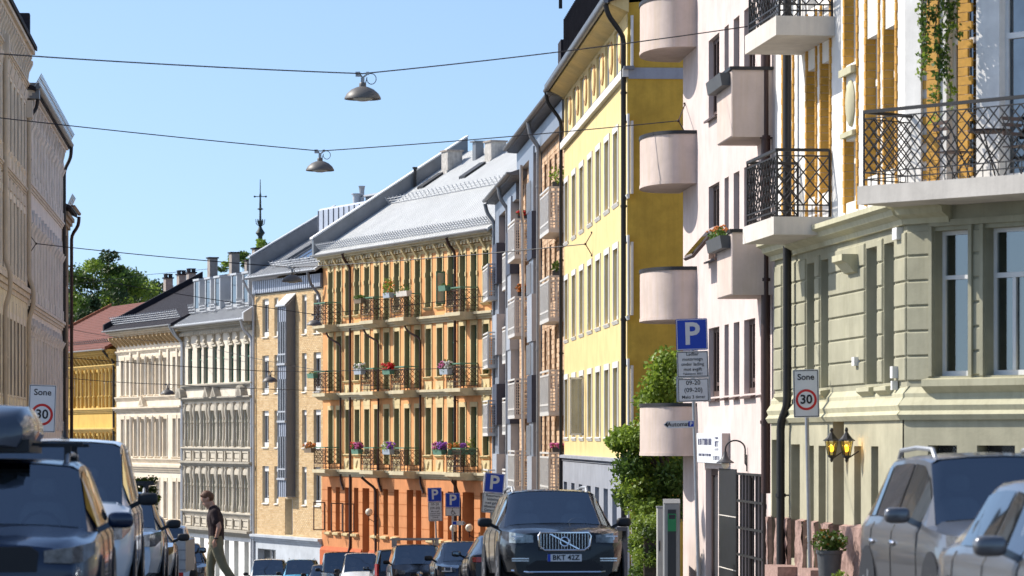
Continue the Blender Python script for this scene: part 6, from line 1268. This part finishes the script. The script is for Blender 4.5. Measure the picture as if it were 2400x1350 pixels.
# --- left-hand kerb, near to far
c = car('dark navy SUV with a black roof box, nearest on the left', 'car', 'navy', -2.13, 30.6, 1, 4.7, 1.9, 1.60, (.88,1.03), 1.05, .35, -1.9, -2.3, 1.05, .98, .74, .24, .36, split=1); front(c, .80, .15, (.45,.12), .76, y0=.54); rails(c, .1, -1.8); bars(c, (-.1,-1.3), .15, .04)
NV = c
c2 = c['t']; q = c2.matrix_basis @ Vector((-.55, -.2, 1.74)); t = thing('roof_box', 'long two tone black roof box on the navy SUV', 'roof box', q, c2.rotation_euler[2]); t.rotation_euler[1] = c2.rotation_euler[1]
mb = MB(); sec = [(1.05,.30,.0,.16),(1.0,.42,-.02,.28),(.75,.48,-.03,.36),(0,.50,-.03,.39),(-.8,.50,-.03,.37),(-1.05,.46,0,.3)]
def boxring(w, z0, z1): return [(0,z0),(w*.85,z0),(w,z0+(z1-z0)*.35),(w*.98,z0+(z1-z0)*.6),(w*.82,z1-.03),(0,z1)]
rows = []
for x, w, z0, z1 in sec: q_ = boxring(w, z0, z1); rows.append([(x,y,z) for y, z in q_[::-1]]+[(x,-y,z) for y, z in q_[1:]])
n = 11; fs = [(i*n+k, i*n+(k+1) % n, (i+1)*n+(k+1) % n, (i+1)*n+k) for i in range(len(rows)-1) for k in range(n)]+[tuple(range(n-1,-1,-1)), tuple((len(rows)-1)*n+k for k in range(n))]
mb.add([p for r_ in rows for p in r_], fs); part('lid', mb, mat('box_gloss', (.06,.07,.09), .3, 0, .1, 3, 0, 1, 0, .5, .6), t, smooth=True, sharp=50)
mb = MB(); mb.box(-1.0,.95,-.47,.47,-.06,.05); part('base', mb, trim, t)
c = car('white van behind the navy SUV', 'van', 'white', -2.13, 40.2, 1, 4.9, 1.9, 1.90, (.92,1.2), 1.85, .95, -2.3, -2.43, 1.15, 1.12, .80, .26, .34, nm='parked_van', pillars=(.05,-1.3)); front(c, .86, .22)
mb = MB(); mb.lathe([(.09,0),(.03,.04),(.012,.12),(.008,.2)], (.6,.1,1.90), 10); part('aerial', mb, trim, c['t'])
c = car('pale blue estate car with roof bars, behind the white van', 'car', 'iceblue', -2.12, 55.5, 1, 4.6, 1.85, 1.66, (.90,1.06), 1.1, .3, -1.7, -2.2, 1.1, 1.02, .72, split=0); front(c, .82, .22, y0=.5); rails(c, .1, -1.7); bars(c, (-.1,-1.2), .16, .06)
c = car('dark car behind the pale blue estate with only its roof showing', 'car', 'iceblue', -2.1, 65.5, 1, 4.4, 1.8, 1.5, (.8,1.0), 1.0, .2, -1.5, -2.05, 1.02, .96, .7); c['t']['label'] = 'pale blue hatchback showing its roof beyond the estate car'; front(c, .75)
c = car('small white van with a red tail lamp beyond the trailer', 'van', 'white', -1.95, 84, -1, 4.2, 1.76, 1.70, (.80,1.08), 1.15, .45, -1.85, -2.08, 1.05, 1.02, .76, nm='parked_van', pillars=(-.4,)); rear(c, .85, 1.3, .80)
c = car('dark car on the left showing only its door mirror beside the walker', 'car', 'slate', -1.75, 97, 1, 4.4, 1.82, 1.52, (.74,.96), 1.0, .2, -1.4, -2.05, 1.0, .95, .68); front(c, .72)
# small box trailer
t = thing('trailer', 'small grey box trailer with a red lamp on the left', 'trailer', (sx(-1.75,77), 77, g(77)), 0, None); mb = MB(); mb.box(-.65,.65,-1.1,1.1,.55,1.25); bd = part('box', mb, M['galv'], t)
for k in range(3): mb = MB(); mb.box(-.66,.66,-1.115,-1.1,.6+k*.22,.62+k*.22); part('rib', mb, M['zinc_dark'], bd)
for x in (-.72,.72): o = link('wheel', wheel_mesh(.28,.16)[1], t, (x,.1,.28), R(90)); link('tyre', wheel_mesh(.28,.16)[0], o)
for x in (-.5,.5): mb = MB(); mb.box(x-.1,x+.1,-1.15,-1.1,.45,.55); part('tail_lamp', mb, tl, t)
mb = MB(); mb.box(-.6,.6,-1.12,-1.08,.42,.54); part('light_bar', mb, trim, t); mb = MB(); mb.bar((0,1.1,.5),(0,2.0,.45),.08); part('drawbar', mb, M['galv'], t)
# --- right foreground
c = car('silver crossover parked by the corner, turned to the right', 'car', 'silver', 0, 31.0, 1, 4.7, 1.9, 1.66, (.93,1.08), 1.05, .25, -1.7, -2.25, 1.1, 1.02, .72, .25, .37, dx=4.44, yaw=R(0), nm='parked_crossover', group='silver cars at the corner', split=1); front(c, .84, .17); rails(c, -.05, -1.75); SV = c
for s_ in (1, -1):
    for x in (-.25,-1.25): mb = MB(); mb.ball((x, s_*(c['wd'](x)+.012), .86), .11, .02, .025, 10, 6); part('door_handle', mb, M['chrome'], c['t'], smooth=True)
c = car('silver grey saloon at the bottom right corner', 'car', 'silver', 0, 23.8, 1, 4.6, 1.82, 1.46, (.74,.96), .95, .1, -1.3, -2.0, 1.02, .92, .68, dx=4.24, yaw=R(0), group='silver cars at the corner', split=1); front(c, .70)
# ================================================================== THE WALKER
def bone(mb, pts):                                         # (x, y, z, r) chain filled with overlapping balls
    for a, b in zip(pts, pts[1:]):
        a, b = Vector(a), Vector(b); n = max(2, int((a-b).xyz.length/.022))
        for i in range(n+1): p = a.lerp(b, i/n); mb.ball((p.x,p.y,p.z), p.w, p.w, p.w, 10, 7)
def V4(*p): return Vector(p)
def blob(nm, mb, m, parent, vox=.012, it=4):
    o = part(nm, mb, m, parent); md = o.modifiers.new('r', 'REMESH'); md.mode = 'VOXEL'; md.voxel_size = vox; md.use_smooth_shade = True; sm = o.modifiers.new('s', 'SMOOTH'); sm.iterations = it; sm.factor = .6
    bpy.context.view_layer.update(); me = bpy.data.meshes.new_from_object(o.evaluated_get(bpy.context.evaluated_depsgraph_get())); o.modifiers.clear(); o.data = me
    me.polygons.foreach_set('use_smooth', [True]*len(me.polygons)); me.materials.clear(); me.materials.append(m); return o
skin = mat('skin', (.50,.27,.18), .5, 0, .12, 9); shirt = mat('brown_shirt', (.035,.022,.022), .85, 0, .2, 5, .5, 18, 0, .2, 0, None, .02); chino = mat('khaki_trousers', (.20,.18,.115), .85, 0, .2, 4, .7, 12, 0, .2, 0, None, .03); hairm = mat('reddish_hair', (.13,.05,.02), .6, 0, .4, 40, .8, 60)
d = 60.2; t = thing('person', 'man in dark brown polo shirt and khaki trousers walking, looking down, hand in pocket', 'person', ((507-CX)/FPX*d, d, g(d)), math.pi)
J = dict(pel=(0,0,.98), chest=(.03,0,1.33), neck=(.06,0,1.52), head=(.135,0,1.66))
mb = MB()                                                 # body: one surface
bone(mb, [V4(0,0,.95,.13),V4(.0,0,1.1,.125),V4(.02,0,1.32,.135),V4(.03,0,1.45,.10),V4(.06,0,1.53,.058),V4(.09,0,1.60,.056)])
for y in (-.1,.1): bone(mb, [V4(.0,y*.5,1.25,.10),V4(.02,y,1.38,.095)])
HB = ((.0,0,.115,.105,.078,.108,16,12),(.05,0,.035,.066,.058,.075,14,10),(.085,0,-.035,.036,.036,.03,10,8),(.115,0,.06,.02,.014,.028,8,6),(.107,0,.005,.018,.026,.012,8,6),(-.015,.08,.085,.022,.012,.034,8,6),(-.015,-.08,.085,.022,.012,.034,8,6),(.085,.032,.098,.014,.02,.01,8,6),(.085,-.032,.098,.014,.02,.01,8,6))
TH = R(38); HO = (.10, 1.605)
def hp(x, z): return (HO[0]+x*math.cos(TH)+z*math.sin(TH), HO[1]-x*math.sin(TH)+z*math.cos(TH))
for x, y, z, a, b, c_, n, m in HB: X_, Z_ = hp(x, z); mb.ball((X_,y,Z_), a, b, c_, n, m)
bone(mb, [V4(.02,.17,1.43,.058),V4(-.06,.235,1.22,.048),V4(-.07,.24,1.18,.046),V4(-.02,.22,1.0,.032),V4(-.005,.21,.97,.030)])
mb.ball((.01,.205,.915), .028, .026, .05, 10, 8)
for k in range(4): bone(mb, [V4(.035-.02*k,.20,.885,.011),V4(.04-.02*k,.19,.845,.0105),V4(.035-.02*k,.175,.81-.004*k,.009)])
bone(mb, [V4(.03,.205,.945,.012),V4(.055,.20,.91,.011),V4(.06,.19,.885,.009)])
bone(mb, [V4(.02,-.17,1.43,.058),V4(.02,-.24,1.17,.046),V4(.10,-.22,.97,.032)]); mb.ball((.115,-.21,.91), .03, .024, .05, 10, 8)
for k in range(4): bone(mb, [V4(.14-.02*k,-.21,.88,.010),V4(.145-.02*k,-.205,.845,.010),V4(.135-.02*k,-.2,.815,.009)])
bone(mb, [V4(.13,-.2,.93,.012),V4(.155,-.195,.9,.011),V4(.16,-.19,.875,.009)])
bone(mb, [V4(0,.08,.9,.10),V4(-.12,.09,.50,.06),V4(-.38,.09,.16,.045)]); bone(mb, [V4(0,-.08,.9,.10),V4(.10,-.09,.50,.06),V4(.10,-.09,.10,.045)])
body = blob('body', mb, skin, t, .011, 3)
mb = MB()
bone(mb, [V4(.0,0,1.0,.145),V4(.0,0,1.12,.145),V4(.025,0,1.33,.152),V4(.035,0,1.45,.112),V4(.055,0,1.515,.07)])
for y in (-1,1): bone(mb, [V4(.0,y*.06,1.02,.12),V4(.0,y*.065,1.2,.12),V4(.02,y*.1,1.37,.115),V4(.02,y*.165,1.43,.082),V4(-.02 if y > 0 else .02,y*.215,1.28,.073)])
blob('shirt', mb, shirt, body, .012, 3)
mb = MB(); bone(mb, [V4(0,0,1.02,.135),V4(0,0,.9,.14)])
for y in (-1,1): bone(mb, [V4(0,y*.06,1.0,.122),V4(0,y*.075,.88,.122)])
bone(mb, [V4(-.01,.085,.88,.118),V4(-.06,.09,.68,.098),V4(-.13,.09,.50,.082),V4(-.27,.09,.30,.072),V4(-.38,.09,.14,.068)]); bone(mb, [V4(.01,-.085,.88,.118),V4(.08,-.09,.68,.098),V4(.11,-.09,.50,.082),V4(.11,-.09,.30,.076),V4(.10,-.09,.07,.072)])
blob('trousers', mb, chino, body, .012, 3)
mb = MB()
for x, z, a, b, c_ in ((-.022,.14,.108,.087,.098),(-.055,.09,.072,.078,.09),(.03,.19,.05,.06,.03)): X_, Z_ = hp(x, z); mb.ball((X_,0,Z_), a, b, c_, 16, 12)
blob('hair', mb, hairm, body, .009, 2)
for p_, rz in (((-.40,.09,.05),-.5),((.14,-.09,.04),0)): mb = MB(); bone(mb, [V4(p_[0]-.06,p_[1],p_[2]+.02,.045),V4(p_[0]+.06,p_[1],p_[2]+.012,.042),V4(p_[0]+.16,p_[1],p_[2],.034)]); blob('shoe', mb, trim, body, .012, 2)
mb = MB(); mb.lathe([(.037,-.014),(.041,-.008),(.041,.008),(.037,.014)], (-.012,.213,.985), 14); part('wristwatch', mb, trim, body)
